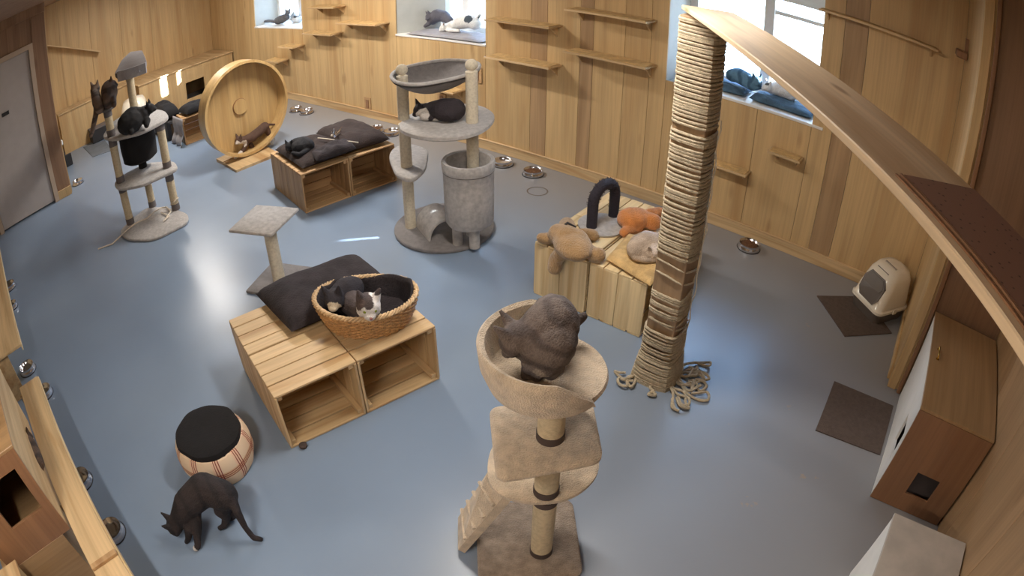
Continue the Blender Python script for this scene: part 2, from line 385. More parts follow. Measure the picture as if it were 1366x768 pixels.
# door wall (thick block that juts in), its opening filled by door_1
DY0, DY1, DH = -0.28, 0.66, 2.19
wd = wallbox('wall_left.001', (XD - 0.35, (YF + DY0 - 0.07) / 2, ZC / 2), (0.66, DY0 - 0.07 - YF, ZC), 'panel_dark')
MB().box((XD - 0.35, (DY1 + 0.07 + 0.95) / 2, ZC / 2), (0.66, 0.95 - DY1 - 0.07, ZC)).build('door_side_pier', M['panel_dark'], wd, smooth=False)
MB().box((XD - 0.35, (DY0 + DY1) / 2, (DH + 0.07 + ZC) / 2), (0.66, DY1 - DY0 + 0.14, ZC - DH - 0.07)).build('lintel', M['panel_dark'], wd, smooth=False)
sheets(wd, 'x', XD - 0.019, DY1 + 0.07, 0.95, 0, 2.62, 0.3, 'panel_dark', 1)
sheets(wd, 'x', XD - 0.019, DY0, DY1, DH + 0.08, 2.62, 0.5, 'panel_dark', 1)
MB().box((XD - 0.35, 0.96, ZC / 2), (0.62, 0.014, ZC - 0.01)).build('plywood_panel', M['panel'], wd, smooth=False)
MB().box((XD - 0.45, (DY0 + DY1) / 2, (DH + 0.07) / 2), (0.5, DY1 - DY0 + 0.14, DH + 0.07)).build('door_light_seal', M['panel_dark'], wd, smooth=False)  # unseen box added behind the door to stop sky light leaking in
d1 = struct(MB().box((XD - 0.04, (DY0 + DY1) / 2, DH / 2 + 0.008), (0.04, DY1 - DY0 - 0.01, DH - 0.02), bev=0.003).build('door_1', M['doorwhite'], smooth=False))
fr = MB(); fr.box((XD - 0.02, DY0 - 0.035, DH / 2), (0.1, 0.07, DH)); fr.box((XD - 0.02, DY1 + 0.035, DH / 2), (0.1, 0.07, DH)); fr.box((XD - 0.02, (DY0 + DY1) / 2, DH + 0.035), (0.1, DY1 - DY0 + 0.14, 0.07))
fr.build('door_frame', M['doortrim'], d1, smooth=False)
MB().box((XD - 0.012, 0.17, 1.50), (0.012, 0.12, 0.05)).build('door_sign', M['rubber'], d1, smooth=False)
struct(MB().box((XD + 0.03, (YF + 0.95) / 2, 2.69), (0.06, 0.95 - YF, 0.14), bev=0.004).build('trim_1', M['panel_dark'], smooth=False))
struct(MB().box((XD + 0.012, 0.84, 0.06), (0.024, 0.22, 0.12), bev=0.003).build('baseboard_left', M['panel'], smooth=False))
# right walls
wr = wallbox('wall_right', (XR + 0.13, (YF + 3.6) / 2, ZC / 2), (0.2, 3.6 - YF, ZC), 'oak_dark')
sheets(wr, 'x', XR + 0.016, YF, 3.53, 0, ZC, 0.6, 'panel_right', -1)
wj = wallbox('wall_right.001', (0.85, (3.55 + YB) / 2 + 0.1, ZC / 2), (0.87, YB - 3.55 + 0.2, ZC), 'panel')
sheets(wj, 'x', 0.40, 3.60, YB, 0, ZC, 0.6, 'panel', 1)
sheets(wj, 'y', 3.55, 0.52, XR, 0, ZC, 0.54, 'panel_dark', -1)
struct(MB().box((0.435, 3.565, ZC / 2), (0.07, 0.07, ZC), bev=0.004).build('trim_2', M['panel'], smooth=False))
struct(MB().box((0.50, 3.52, ZC / 2), (0.03, 0.03, ZC), bev=0.004).build('trim_3', M['oak_dark'], smooth=False))
wf = wallbox('wall_front', ((XD + XR) / 2 - 0.3, YF - 0.1, ZC / 2), (XR - XD + 1.2, 0.2, ZC), 'panel')
sheets(wf, 'y', YF, XD, XR, 0, ZC, 1.2, 'panel', 1)
# skirting
bb = MB(); bb.box(((XL + 0.4) / 2, YB - 0.010, 0.05), (0.4 - XL, 0.02, 0.10), bev=0.003); bb.box(((XL + 0.4) / 2, YB - 0.013, 0.105), (0.4 - XL, 0.026, 0.014), bev=0.003)
struct(bb.build('baseboard_back', M['pine'], smooth=False))
struct(MB().box((0.41 - 0.02, 4.17, 0.05), (0.02, 1.1, 0.10), bev=0.003).build('baseboard_right', M['panel'], smooth=False))

# windows
for i, (a, b) in enumerate(WINS):
    yf = YB + WT - 0.05; W = b - a; cx = (a + b) / 2
    fm = MB(); t = 0.07
    fm.box((a + t / 2, yf, (SILL + WTOP) / 2), (t, 0.08, WTOP - SILL)); fm.box((b - t / 2, yf, (SILL + WTOP) / 2), (t, 0.08, WTOP - SILL))
    fm.box((cx, yf, SILL + t / 2), (W - 2 * t, 0.08, t)); fm.box((cx, yf, WTOP - t / 2), (W - 2 * t, 0.08, t))
    wn = struct(fm.build('window_%d' % (i + 1), M['white'], smooth=False))
    if i == 2:
        cx += .09; MB().box(((cx + b) / 2, yf - .005, 1.955), (b - cx - .1, .07, .035)).build('transom', M['white'], wn, smooth=False)
        MB().box(((cx + b) / 2, yf - .005, (2.08 + WTOP) / 2), (b - cx - .1, .07, WTOP - 2.08)).build('upper_panel', M['white'], wn, smooth=False)
    if i == 1:      # splayed left reveal
        MB().prism([(a, YB + .02), (a + .36, YB + WT - .1), (a + .36, YB + WT - .02), (a, YB + WT - .02)], SILL, WTOP).build('splayed_reveal', M['reveal'], wn, smooth=False)
    MB().box((cx, yf - 0.01, (SILL + WTOP) / 2), (0.09, 0.10, WTOP - SILL - 2 * t)).build('mullion', M['white'], wn, smooth=False)
    for s in (-1, 1):
        x_ = a + t if s < 0 else b - t; hw = abs(x_ - cx) - .045; MB().box((cx + s * (0.045 + hw / 2), yf + 0.01, (SILL + WTOP) / 2), (hw, 0.006, WTOP - SILL - 2 * t)).build('pane', M['glass'], wn, smooth=False)
    MB().box((cx, YB + WT / 2 - 0.06, SILL - 0.012), (W + 0.02, WT - 0.1, 0.024), bev=0.003).build('window_sill', M['white'], wn, smooth=False)
    # unseen screen added outside to block the sun; its slots pass thin slashes
    ys, ye, zt = YB + WT, YB + WT + 1.6, 3.9
    gaps = ([(5.80, 5.96, 1.94, 2.34), (6.02, 6.24, 1.94, 2.3)], [], [(5.50, 5.585, 1.66, 1.90), (5.655, 5.70, 1.74, 1.96)])[i]
    m = MB(); y = ys
    for (g0, g1, h0, h1) in gaps:
        m.box((b + .03, (y + g0) / 2, (.6 + zt) / 2), (.03, g0 - y, zt - .6)); m.box((b + .03, (g0 + g1) / 2, (.6 + h0) / 2), (.03, g1 - g0, h0 - .6)); m.box((b + .03, (g0 + g1) / 2, (h1 + zt) / 2), (.03, g1 - g0, zt - h1)); y = g1
    m.box((b + .03, (y + ye) / 2, (.6 + zt) / 2), (.03, ye - y, zt - .6)); m.build('added_sun_blocker', M['panel_dark'], wn, smooth=False)
struct(MB().box((-4, 14, -0.35), (60, 17.3, 0.1)).build('ground', plain('yard', (150, 150, 140), 0.9), smooth=False))

# ------------------------------------------------------------------ ceiling lamps (out of frame; rope post and near right ones are added lights)
def lamp(x, y, e, rot=0, col=(1.0, 0.93, 0.85)):
    t = thing('ceiling_lamp', 'long ceiling lamp fixed to the brown ceiling at %s' % ('the far left' if x < -7 else 'the middle' if x < -3 else 'the rope post, added to light the plank' if y > 0 else 'the near right, added as front fill'), 'lamp', (x, y, ZC - 0.06), rot)
    MB().box((0, 0, 0.03), (1.3, 0.16, 0.05), bev=0.006).build('housing', M['white'], t, smooth=False)
    MB().box((0, 0, -0.005), (1.22, 0.12, 0.03), bev=0.006).build('diffuser', M['lamp'], t, smooth=False)
    l = bpy.data.lights.new('lamp_light', 'AREA'); l.shape = 'RECTANGLE'; l.size = 1.2; l.size_y = 0.12; l.energy = e; l.color = col
    o = bpy.data.objects.new('lamp_light', l); C.objects.link(o); o.parent = t; o.location = (0, 0, -0.03)
lamp(-8.2, 2.9, 34); lamp(-5.3, 3.3, 40); lamp(-1.7, 2.2, 20); lamp(-0.9, -0.8, 22)  # last two added: one brightens the plank, one fills from the front
for a, b in WINS:      # portals: guide the sky's light in through the real openings
    l = bpy.data.lights.new('portal', 'AREA'); l.shape = 'RECTANGLE'; l.size = b - a; l.size_y = WTOP - SILL; l.cycles.is_portal = True
    o = bpy.data.objects.new('portal', l); C.objects.link(o); o.location = ((a + b) / 2, YB + WT + 0.02, (SILL + WTOP) / 2); o.rotation_euler = (-PI / 2, 0, 0)

# ------------------------------------------------------------------ world-space building under a thing
def wmat(o):
    m = Matrix()
    while o:
        m = Matrix.Translation(o.location) @ o.rotation_euler.to_matrix().to_4x4() @ m; o = o.parent
    return m
def wb_(mb, name, mat, parent, smooth=True):
    """build a part whose mesh was drawn in world coordinates"""
    me = mb.mesh(name, M[mat] if isinstance(mat, str) else mat, smooth)
    if parent: me.transform(wmat(parent).inverted())
    return link(name, me, parent)
def V(*a): return Vector(a)
def lerp(a, b, t): return a + (b - a) * t

# ------------------------------------------------------------------ crates
CW, CD, CH, ST = 0.495, 0.405, 0.385, 0.014
def crate(label, loc, yaw, group, wood='pine', H=CH, D=CD, face=0, nb=4):
    t = thing('wooden_crate', label, 'crate', loc, yaw + face * PI, group)
    W = CW - 0.006; n = 4; sw = D / n
    R = (0, 0, PI / 2)
    for k in range(n):
        x = -D / 2 + sw * (k + 0.5); wd = sw - (0.010 if k != 1 else 0.006)
        plank('slat', W, wd, ST, wood, t, (x, 0, H - ST / 2), R)
        plank('slat', W - 0.002, wd, ST, wood, t, (x, 0, ST / 2 + 0.001), R)
    bh = (H - 2 * ST) / 4
    for k in range(4):
        plank('slat', W - 0.04, bh - .005, ST, wood, t, (-D / 2 + ST / 2 + 0.001, 0, ST + bh * (k + 0.5)), (PI / 2, 0, PI / 2))
    for s in (-1, 1):
        for k in range(nb):
            x = -D / 2 + D / nb * (k + 0.5)
            plank('board', H - 2 * ST - 0.002, D / nb - 0.003, ST, wood, t, (x, s * (W / 2 - ST / 2), H / 2), (PI / 2, -PI / 2, 0))
        for z in (ST + 0.016, H - ST - 0.016):
            plank('batten', D - 0.03, 0.03, 0.03, wood, t, (0.0, s * (W / 2 - ST - 0.016), z))
    return t
# group A : four crates in front
angA = math.radians(77.5) - PI / 2
A0 = V(-2.223, 0.909, 0); ua = V(math.cos(math.radians(77.5)), math.sin(math.radians(77.5)), 0); va = V(-ua.y, ua.x, 0)
labsA = [('pine crate lying open at the near left of the block with the cushion and basket', 0, 0), ('pine crate under the wicker basket, its open side facing the rope post', 1, 0),
         ('pine crate at the back under the dark cushion, beside the scratching stool', 0, 1), ('pine crate behind the basket, hidden under the far end of the dark cushion', 1, 1)]
for lb, i, j in labsA:
    p = A0 + ua * (CW * (i + 0.5)) + va * ((CD + 0.004) * (j + 0.5) - 0.0)
    crate(lb, p, angA, 'crates under the wicker basket', 'pine', face=j)
def A(u, v, z=0): return A0 + ua * u + va * v + V(0, 0, z)
# group B
B0 = V(-4.44, 2.63, 0); angB = math.radians(80) - PI / 2; ub = V(math.cos(math.radians(80)), math.sin(math.radians(80)), 0); vb = V(-ub.y, ub.x, 0)
labsB = [('wooden crate with brown inside facing the stool, nearest of the block by the cat wheel', 0, 0), ('wooden crate with brown inside next to the big grey cat tree', 1, 0),
         ('wooden crate next to the foot of the cat wheel, under the black cat', 0, 1), ('wooden crate nearest the back wall under the dark blankets', 1, 1)]
for lb, i, j in labsB:
    crate(lb, B0 + ub * (CW * (i + 0.5)) + vb * ((CD + 0.004) * (j + 0.5)), angB, 'crates by the cat wheel', 'pine_old', face=j)
def Bp(u, v, z=0): return B0 + ub * u + vb * v + V(0, 0, z)
# group C
C0 = V(-1.305, 2.93, 0); angC = math.radians(91.5) - PI / 2; uc = V(math.cos(math.radians(91.5)), math.sin(math.radians(91.5)), 0); vc = V(-uc.y, uc.x, 0)
labsC = [('pale crate right behind the rope post, under the curled cream cat', 0, 0), ('pale crate behind the rope post under the orange plush toy', 1, 0),
         ('pale crate under the tan plush dog', 0, 1), ('pale crate under the black bristle arch', 1, 1)]
for lb, i, j in labsC:
    crate(lb, C0 + uc * (CW * (i + 0.5)) + vc * (0.422 * j + CD * 0.5), angC, 'pale crates behind the rope post', 'pine_pale', H=0.405, face=j, nb=2)
def Cp(u, v, z=0): return C0 + uc * u + vc * v + V(0, 0, z)

# ------------------------------------------------------------------ soft things
def cushion(name, label, cat, corners, z, h, mat, group=None, seed=0, n=22, bulge=0.5, rough=0.012):
    """pillow over four world corners (quad), resting at height z"""
    P = [Vector(c) for c in corners]; b = MB(); top = []; bot = []
    ctr = sum(P, Vector()) / 4; ctr.z = z
    for i in range(n + 1):
        rt, rb = [], []
        for j in range(n + 1):
            u, v = i / n, j / n
            q = lerp(lerp(P[0], P[1], u), lerp(P[3], P[2], u), v)
            e = (1 - (2 * u - 1) ** 4) * (1 - (2 * v - 1) ** 4)
            pin = 1 - 0.05 * (1 - e)
            q = ctr + (q - ctr) * pin; 
            hh = h * (e ** bulge); nz = noise.noise(Vector((q.x * 6 + seed, q.y * 6, seed))) * rough * 2 + noise.noise(Vector((q.x * 17 + seed, q.y * 17, seed))) * rough
            rt.append(b.b.verts.new((q.x, q.y, z + hh * 0.65 + h * 0.35 + nz * e))); rb.append(b.b.verts.new((q.x, q.y, z + 0.001 + h * 0.33 * (1 - e ** bulge))))
        top.append(rt); bot.append(rb)
    for i in range(n):
        for j in range(n):
            b.b.faces.new((top[i][j], top[i + 1][j], top[i + 1][j + 1], top[i][j + 1]))
            b.b.faces.new((bot[i][j + 1], bot[i + 1][j + 1], bot[i + 1][j], bot[i][j]))
    for i in range(n):
        b.b.faces.new((top[i][0], bot[i][0], bot[i + 1][0], top[i + 1][0])); b.b.faces.new((top[i + 1][n], bot[i + 1][n], bot[i][n], top[i][n]))
        b.b.faces.new((top[0][i + 1], bot[0][i + 1], bot[0][i], top[0][i])); b.b.faces.new((top[n][i], bot[n][i], bot[n][i + 1], top[n][i + 1]))
    me = b.mesh(name, M[mat], True); me.transform(Matrix.Translation(-ctr)); o = link(name, me, None, ctr)
    return tag(o, label, cat, group)

def remeshed(build, voxel, smooth=2):
    """build(mb) adds overlapping closed shapes; returns one continuous surface"""
    mb = MB(); build(mb); me = bpy.data.meshes.new('tmp'); bmesh.ops.recalc_face_normals(mb.b, faces=mb.b.faces); mb.b.to_mesh(me); mb.b.free()
    o = bpy.data.objects.new('tmp', me); C.objects.link(o)
    r = o.modifiers.new('r', 'REMESH'); r.mode = 'VOXEL'; r.voxel_size = voxel; r.use_smooth_shade = True
    if smooth: s = o.modifiers.new('s', 'SMOOTH'); s.factor = 0.5; s.iterations = smooth
    dg = bpy.context.evaluated_depsgraph_get(); dg.update(); out = bpy.data.meshes.new_from_object(o.evaluated_get(dg))
    bpy.data.objects.remove(o); bpy.data.meshes.remove(me)
    for p in out.polygons: p.use_smooth = True
    return out
def cap(mb, a, b, r0, r1, n=None):
    a, b = Vector(a), Vector(b); L = (b - a).length; n = n or max(2, int(L / (min(r0, r1) * 0.8)) + 1)
    mb.ell(a, r0, sub=2); mb.ell(b, r1, sub=2)
    mb.tube([lerp(a, b, i / n) for i in range(n + 1)], 0, 14, rr=[r0 + (r1 - r0) * i / n for i in range(n + 1)])
def chain(mb, pts):     # pts: (point, radius)
    for (a, ra), (b, rb) in zip(pts, pts[1:]): cap(mb, a, b, ra, rb)

# ------------------------------------------------------------------ cats
def mixl(a, b, t): return tuple(a[i] + (b[i] - a[i]) * t for i in range(3))
def tabby(base, stripe, freq=60, axis=V(1, 0, 0)):
    B, S = lin(base)[:3], lin(stripe)[:3]
    def f(p):
        q = p.dot(axis) * freq + noise.noise(p * 14) * 2.2
        t = max(0, min(1, (math.sin(q) - 0.1) * 1.4)); return mixl(B, S, t * 0.8)
    return f
def solid(c):
    B = lin(c)[:3]
    return lambda p: tuple(v * (1 + 0.25 * noise.noise(p * 20)) for v in B)
def patches(basef, regions):
    """regions: (centre, radius, colour or colourfn)"""
    def f(p):
        c = basef(p)
        for (q, r, col) in regions:
            d = (p - Vector(q)).length + 0.012 * noise.noise(p * 30)
            if d < r: c = col(p) if callable(col) else lin(col)[:3]
        return c
    return f
def cat(label, chains, ells, head, colour, group=None, ears=True, voxel=0.0065, eye=None, base=None):
    """one body mesh; head = (centre, forward, up, scale)"""
    hc, fw, up, s = head; hc = Vector(hc); fw = Vector(fw).normalized(); up = Vector(up); up = (up - fw * up.dot(fw)).normalized(); sd = fw.cross(up)
    rot = Matrix((fw, sd, up)).transposed()
    def mk(mb):
        for c in chains: chain(mb, c)
        for c, r, e in ells: mb.ell(c, r, Euler(e) if e is not None else None, 2)
        mb.ell(hc, (0.046 * s, 0.044 * s, 0.040 * s), rot, 3)
        mb.ell(hc + fw * 0.036 * s - up * 0.012 * s, (0.024 * s, 0.024 * s, 0.018 * s), rot, 2)
        for k in (-1, 1):
            mb.ell(hc + fw * 0.014 * s + sd * k * 0.022 * s - up * 0.012 * s, (0.022 * s, 0.022 * s, 0.018 * s), rot, 2)
            a = hc + sd * k * 0.025 * s + up * 0.024 * s - fw * 0.004 * s; b = hc + sd * k * 0.038 * s + up * 0.068 * s - fw * 0.006 * s
            cap(mb, a, b, 0.019 * s, 0.0055 * s)
    me = remeshed(mk, voxel, 2)
    col = me.color_attributes.new('Col', 'FLOAT_COLOR', 'POINT')
    for i, v in enumerate(me.vertices): col.data[i].color = (*colour(v.co), 1)
    zmin = min(v.co.z for v in me.vertices)
    ctr = Vector((sum(v.co.x for v in me.vertices) / len(me.vertices), sum(v.co.y for v in me.vertices) / len(me.vertices), zmin))
    dz = 0
    if base is not None: dz = base - zmin
    me.transform(Matrix.Translation(-ctr)); me.materials.clear(); me.materials.append(M['fur'])
    o = link('cat', me, None, ctr + V(0, 0, dz)); tag(o, label, 'cat', group)
    if eye:
        for k in (-1, 1):
            MB().ell(hc + fw * 0.036 * s + sd * k * 0.018 * s + up * 0.007 * s - ctr, 0.0065 * s).build('eye', M['eye'], o)
        MB().ell(hc + fw * 0.058 * s - up * 0.006 * s - ctr, 0.0055 * s).build('nose', M['nose'], o)
    return o

# the walking cat in front, head down
bk = solid((52, 42, 42)); wh = (215, 210, 205)
hc = at(233, 701, .085); sh = at(250, 672, .20); rm = at(298, 660, .23); md = at(272, 652, .245)
fp1, fp2 = at(266, 731, .012), at(253, 722, .012); hp1, hp2 = at(297, 704, .012), at(310, 692, .012)
cat('dark tabby cat with white toe sniffing the floor beside the plaid bed',
    [[(hc, .040), (lerp(hc, sh, .55), .060), (sh, .078), (md, .088), (rm, .080)],
     [(sh + V(.01, .02, -.02), .048), (at(262, 700, .11), .030), (fp1 + V(0, 0, .02), .018), (fp1 + V(-.012, -.02, 0), .017)],
     [(sh + V(-.03, -.01, -.02), .044), (at(252, 705, .09), .028), (fp2 + V(0, 0, .02), .017), (fp2 + V(-.01, -.018, 0), .013)],
     [(rm + V(0, 0, -.02), .066), (at(295, 680, .14), .044), (at(302, 690, .08), .025), (hp1 + V(.01, .01, .02), .015), (hp1 + V(-.01, -.014, 0), .014)],
     [(rm + V(0, .03, -.02), .05), (at(305, 672, .14), .034), (at(312, 684, .08), .02), (hp2 + V(.01, .01, .02), .015), (hp2 + V(-.01, -.014, 0), .014)],
     [(rm + V(.02, .03, .02), .034), (at(316, 682, .19), .024), (at(327, 703, .09), .017), (at(338, 717, .03), .016), (at(348, 719, .02), .014)]],
    [(lerp(sh, md, .5), (.08, .07, .075), None)],
    (hc, hc - sh + V(-.04, -.03, -.06), V(-.05, .0, 1), 1.2),
    patches(tabby((44, 36, 37), (24, 20, 23), 70, V(.2, 1, 0)), [(fp1 + V(-.02, -.03, 0), .028, wh), (hc + V(-.02, -.05, -.05), .022, (150, 140, 132))]), eye=True)

# tabby cat in the bowl of the front cat tree
BZ = 1.05
tb = tabby((104, 92, 86), (72, 62, 60), 85, V(.3, .2, 1))
hc = at(688, 452, 1.19); rp = at(737, 425, 1.21); ch = at(704, 450, 1.17)
cat('brown tabby cat crouched in the beige bowl, dark tail over the rim',
    [[(hc, .046), (at(699, 452, 1.18), .066), (at(712, 454, 1.17), .082), (at(728, 442, 1.19), .092), (at(738, 432, 1.20), .092), (at(738, 422, 1.19), .080)],
     [(at(735, 460, 1.17), .085), (at(728, 480, 1.11), .06)],
     [(at(712, 465, 1.13), .05), (at(704, 492, BZ + .03), .022), (at(701, 501, BZ + .01), .018)],
     [(at(725, 468, 1.13), .05), (at(722, 490, BZ + .03), .030), (at(716, 503, BZ + .01), .020)],
     [(at(740, 460, 1.13), .06), (at(742, 488, BZ + .03), .032), (at(735, 500, BZ + .01), .022)],
     [(at(752, 436, 1.15), .03), (at(765, 432, 1.13), .021), (at(778, 422, 1.15), .017)]],
    [(at(733, 448, 1.17), (.10, .095, .11), None)],
    (hc, hc - ch + V(-.02, .03, -.06), V(-.15, .05, 1), 1.3), patches(tb, [(at(722, 488, 1.10), .035, (150, 136, 122))]), eye=False)

# black and white cat lying on the shelf of the middle cat tree
MZ = 0.905
def mid(px, py, dz): return at(px, py, MZ + dz)
cat('black cat with white cheek and chest asleep on the grey round shelf',
    [[(mid(562, 158, .06), .045), (mid(576, 157, .065), .06), (mid(592, 158, .085), .088), (mid(606, 158, .085), .088)],
     [(mid(566, 166, .03), .036), (mid(578, 168, .026), .028), (mid(588, 169, .022), .022)],
     [(mid(611, 160, .04), .03), (mid(608, 168, .02), .018), (mid(596, 170, .016), .014)]],
    [(mid(600, 159, .075), (.115, .115, .085), None)],
    (mid(561, 158, .06), mid(552, 164, .03) - mid(566, 157, .06), V(0, 0, 1), 1.2),
    patches(solid((48, 42, 48)), [(mid(566, 166, .03), .06, wh), (mid(584, 168, .02), .045, wh), (mid(573, 152, .09), .03, wh)]), base=.966)
# black cat on the left cat tree (silhouette)
LZ = 1.02
def lf(px, py, dz): return at(px, py, LZ + dz)
cat('plain black cat sitting on the grey shelf of the left cat tree',
    [[(lf(196, 150, .12), .06), (lf(190, 156, .12), .085), (lf(178, 161, .11), .125), (lf(170, 168, .10), .115)],
     [(lf(196, 164, .06), .045), (lf(196, 170, .03), .03)], [(lf(165, 176, .03), .04), (lf(176, 179, .03), .03)]],
    [(lf(175, 165, .10), (.15, .15, .125), None)],
    (lf(200, 148, .15), V(.5, .8, .0), V(0, 0, 1), 1.35), solid((17, 16, 19)), voxel=.008, base=LZ)
# two tabbies on the post top
PZ = 1.33
def pt(px, py, z): return at(px, py, z)
cat('grey tabby cat facing out, left of the two on the post top',
    [[(pt(127, 125, 1.47), .055), (pt(130, 137, 1.41), .062), (pt(133, 146, 1.36), .05)], [(pt(130, 136, 1.40), .045), (pt(128, 152, 1.31), .034), (pt(123, 176, 1.19), .026), (pt(121, 181, 1.17), .024)]],
    [], (pt(127, 119, 1.49), V(.7, -.7, -.1), V(0, 0, 1), 1.4), tabby((124, 106, 94), (66, 56, 52), 60, V(0, 0, 1)), voxel=.008)
cat('grey tabby cat turned away, right of the two on the post top',
    [[(pt(145, 118, 1.47), .095), (pt(146, 124, 1.44), .10), (pt(145, 136, 1.39), .07)], [(pt(151, 126, 1.42), .04), (pt(152, 140, 1.38), .03)]],
    [], (pt(149, 113, 1.50), V(.2, .8, -.1), V(0, 0, 1), 1.3), tabby((116, 98, 88), (66, 56, 52), 60, V(0, 0, 1)), voxel=.008)
# cat in the wheel
def wh_(px, py, x=-6.42): d = ray(px, py); return V(0, 0, CAMH) + d * (x / d.x)
cat('slim brown cat with white legs running inside the wooden wheel',
    [[(wh_(320, 187), .042), (wh_(327, 186), .046), (wh_(336, 183), .062), (wh_(345, 176), .06), (wh_(353, 169), .06)],
     [(wh_(329, 190), .036), (wh_(325, 200), .026), (wh_(314, 210), .022)], [(wh_(334, 192, -6.45), .032), (wh_(340, 200, -6.45), .022), (wh_(341, 207, -6.45), .020)],
     [(wh_(355, 172), .045), (wh_(361, 182), .028), (wh_(364, 188), .022), (wh_(363, 192), .020)], [(wh_(354, 173, -6.5), .034), (wh_(360, 178, -6.5), .018), (wh_(366, 186, -6.5), .013)],
     [(wh_(356, 166), .016), (wh_(367, 166), .013), (wh_(375, 164), .012), (wh_(378, 158), .010)]], [],
    (wh_(319, 187), V(.25, -1, -.1), V(0, 0, 1), 1.2),
    patches(solid((84, 62, 52)), [(wh_(314, 210), .11, wh), (wh_(341, 206, -6.45), .08, wh), (wh_(364, 188), .10, wh), (wh_(325, 192, -6.38), .05, wh), (wh_(317, 192, -6.38), .035, wh)]), voxel=.007)
# black cat on the crates by the wheel
BT = 0.47
def bt(px, py, dz): return at(px, py, BT + dz)
cat('black cat curled on the dark blankets by the cat wheel',
    [[(bt(387, 194, .05), .04), (bt(395, 192, .06), .06), (bt(405, 192, .06), .075), (bt(411, 194, .05), .065)], [(bt(412, 200, .02), .03), (bt(400, 206, .02), .022), (bt(390, 204, .02), .016)]],
    [(bt(403, 194, .05), (.105, .11, .075), None)],
    (bt(386, 195, .05), V(.5, -.9, -.2), V(0, 0, 1), 1.0), patches(solid((24, 24, 30)), [(bt(386, 202, .02), .016, (190, 190, 190))]), voxel=.007)
# cats in the basket
KZ = 0.50
def kb(px, py, dz=0): return at(px, py, KZ + dz)
hc = kb(491, 406, .12)
cat('calico cat with white face and blaze sitting up in the wicker basket',
    [[(hc, .045), (kb(488, 412, .06), .062), (kb(478, 408, .03), .075), (kb(466, 402, .02), .07)]],
    [(kb(486, 414, .03), (.075, .075, .09), None)],
    (hc, V(.80, -.50, -.28), V(.25, 0, 1), 1.5),
    patches(solid((82, 72, 72)), [(hc + V(.055, -.04, -.05), .092, wh), (hc + V(.03, .05, .02), .055, (236, 232, 230)), (kb(490, 420, .0), .06, wh), (hc + V(.04, -.03, .035), .026, (70, 60, 58)), (hc + V(0, -.05, .03), .03, (84, 70, 66))]), eye=True)
cat('black cat with cream chin lying behind the rim on the basket left side',
    [[(kb(447, 400, .07), .045), (kb(451, 394, .06), .06), (kb(460, 388, .06), .075), (kb(470, 384, .05), .07)]],
    [(kb(462, 392, .0), (.085, .085, .07), None)],
    (kb(446, 398, .09), V(.6, -.8, -.25), V(-.1, 0, 1), 1.3),
    patches(solid((44, 40, 46)), [(kb(446, 398, .09) + V(.05, -.05, -.04), .055, (214, 200, 176))]))
# cream cat curled on the tan cushion
QZ = 0.47
def cu(px, py, dz=0): return at(px, py, QZ + dz)
cat('cream and grey cat curled into a ball on the tan cushion behind the post',
    [[(cu(850, 332, .05), .07), (cu(862, 326, .06), .08), (cu(874, 330, .05), .07)], [(cu(848, 322, .03), .04), (cu(862, 314, .03), .035), (cu(876, 316, .03), .03)], [(cu(848, 342, .02), .03), (cu(862, 347, .015), .02), (cu(876, 346, .015), .016)]],
    [(cu(862, 330, .045), (.11, .11, .075), None)],
    (cu(872, 337, .05), V(.5, -.6, -.5), V(.1, -.3, 1), 1.0), patches(solid((176, 158, 140)), [(cu(868, 316, .05), .07, (198, 184, 178)), (cu(874, 334, .06), .05, (205, 190, 178))]))
# cats in the windows
def wnd(px, py, z): return at(px, py, z)
S0 = SILL + 0.03
cat('grey cat lying on the sill of the far left window',
    [[(aty(382, 25, 4.95), .06), (aty(376, 28, 4.95), .075), (aty(370, 30, 4.95), .06)], [(aty(366, 31, 4.95), .03), (aty(358, 30, 4.95), .025), (aty(352, 31, 4.95), .02)]],
    [], (aty(384, 19, 4.95), V(.5, -.4, 0), V(0, 0, 1), 1.1), solid((96, 96, 100)), voxel=.009, base=SILL)
cat('pale cat with dark back lying behind the grey one on the far left sill',
    [[(aty(392, 18, 5.08), .06), (aty(398, 18, 5.08), .06)]], [], (aty(391, 13, 5.08), V(-.3, -.6, 0), V(0, 0, 1), 1.0), patches(solid((206, 214, 220)), [(aty(396, 12, 5.08), .07, (84, 92, 104))]), voxel=.009, base=SILL)
cat('grey and white cat sitting at the left of the middle window sill',
    [[(aty(577, 32, 5.05), .07), (aty(583, 27, 5.05), .08), (aty(592, 28, 5.08), .07), (aty(600, 34, 5.08), .05)], [(aty(572, 38, 5.0), .03), (aty(567, 41, 5.0), .02)]],
    [], (aty(573, 28, 5.0), V(-.3, -.8, -.4), V(-.3, 0, 1), 1.1), patches(solid((92, 90, 98)), [(aty(577, 33, 4.93), .05, (190, 190, 196))]), voxel=.008, base=SILL + .05)
cat('white cat with dark patches stretched out at the right of the middle window sill',
    [[(aty(595, 45, 4.93), .05), (aty(604, 42, 4.97), .06), (aty(615, 38, 5.0), .08), (aty(628, 36, 5.0), .085), (aty(634, 40, 5.0), .07)], [(aty(598, 48, 4.9), .025), (aty(612, 49, 4.87), .02)], [(aty(636, 34, 5.0), .025), (aty(640, 28, 5.0), .018)]],
    [], (aty(592, 45, 4.9), V(-.4, -.8, -.3), V(0, 0, 1), 1.05), patches(solid((226, 226, 224)), [(aty(624, 33, 4.93), .05, (70, 80, 90)), (aty(603, 31, 4.95), .04, (70, 80, 90)), (aty(640, 32, 4.95), .06, (80, 88, 92)), (aty(589, 41, 4.84), .03, (150, 130, 120))]), voxel=.008, base=SILL + .04)
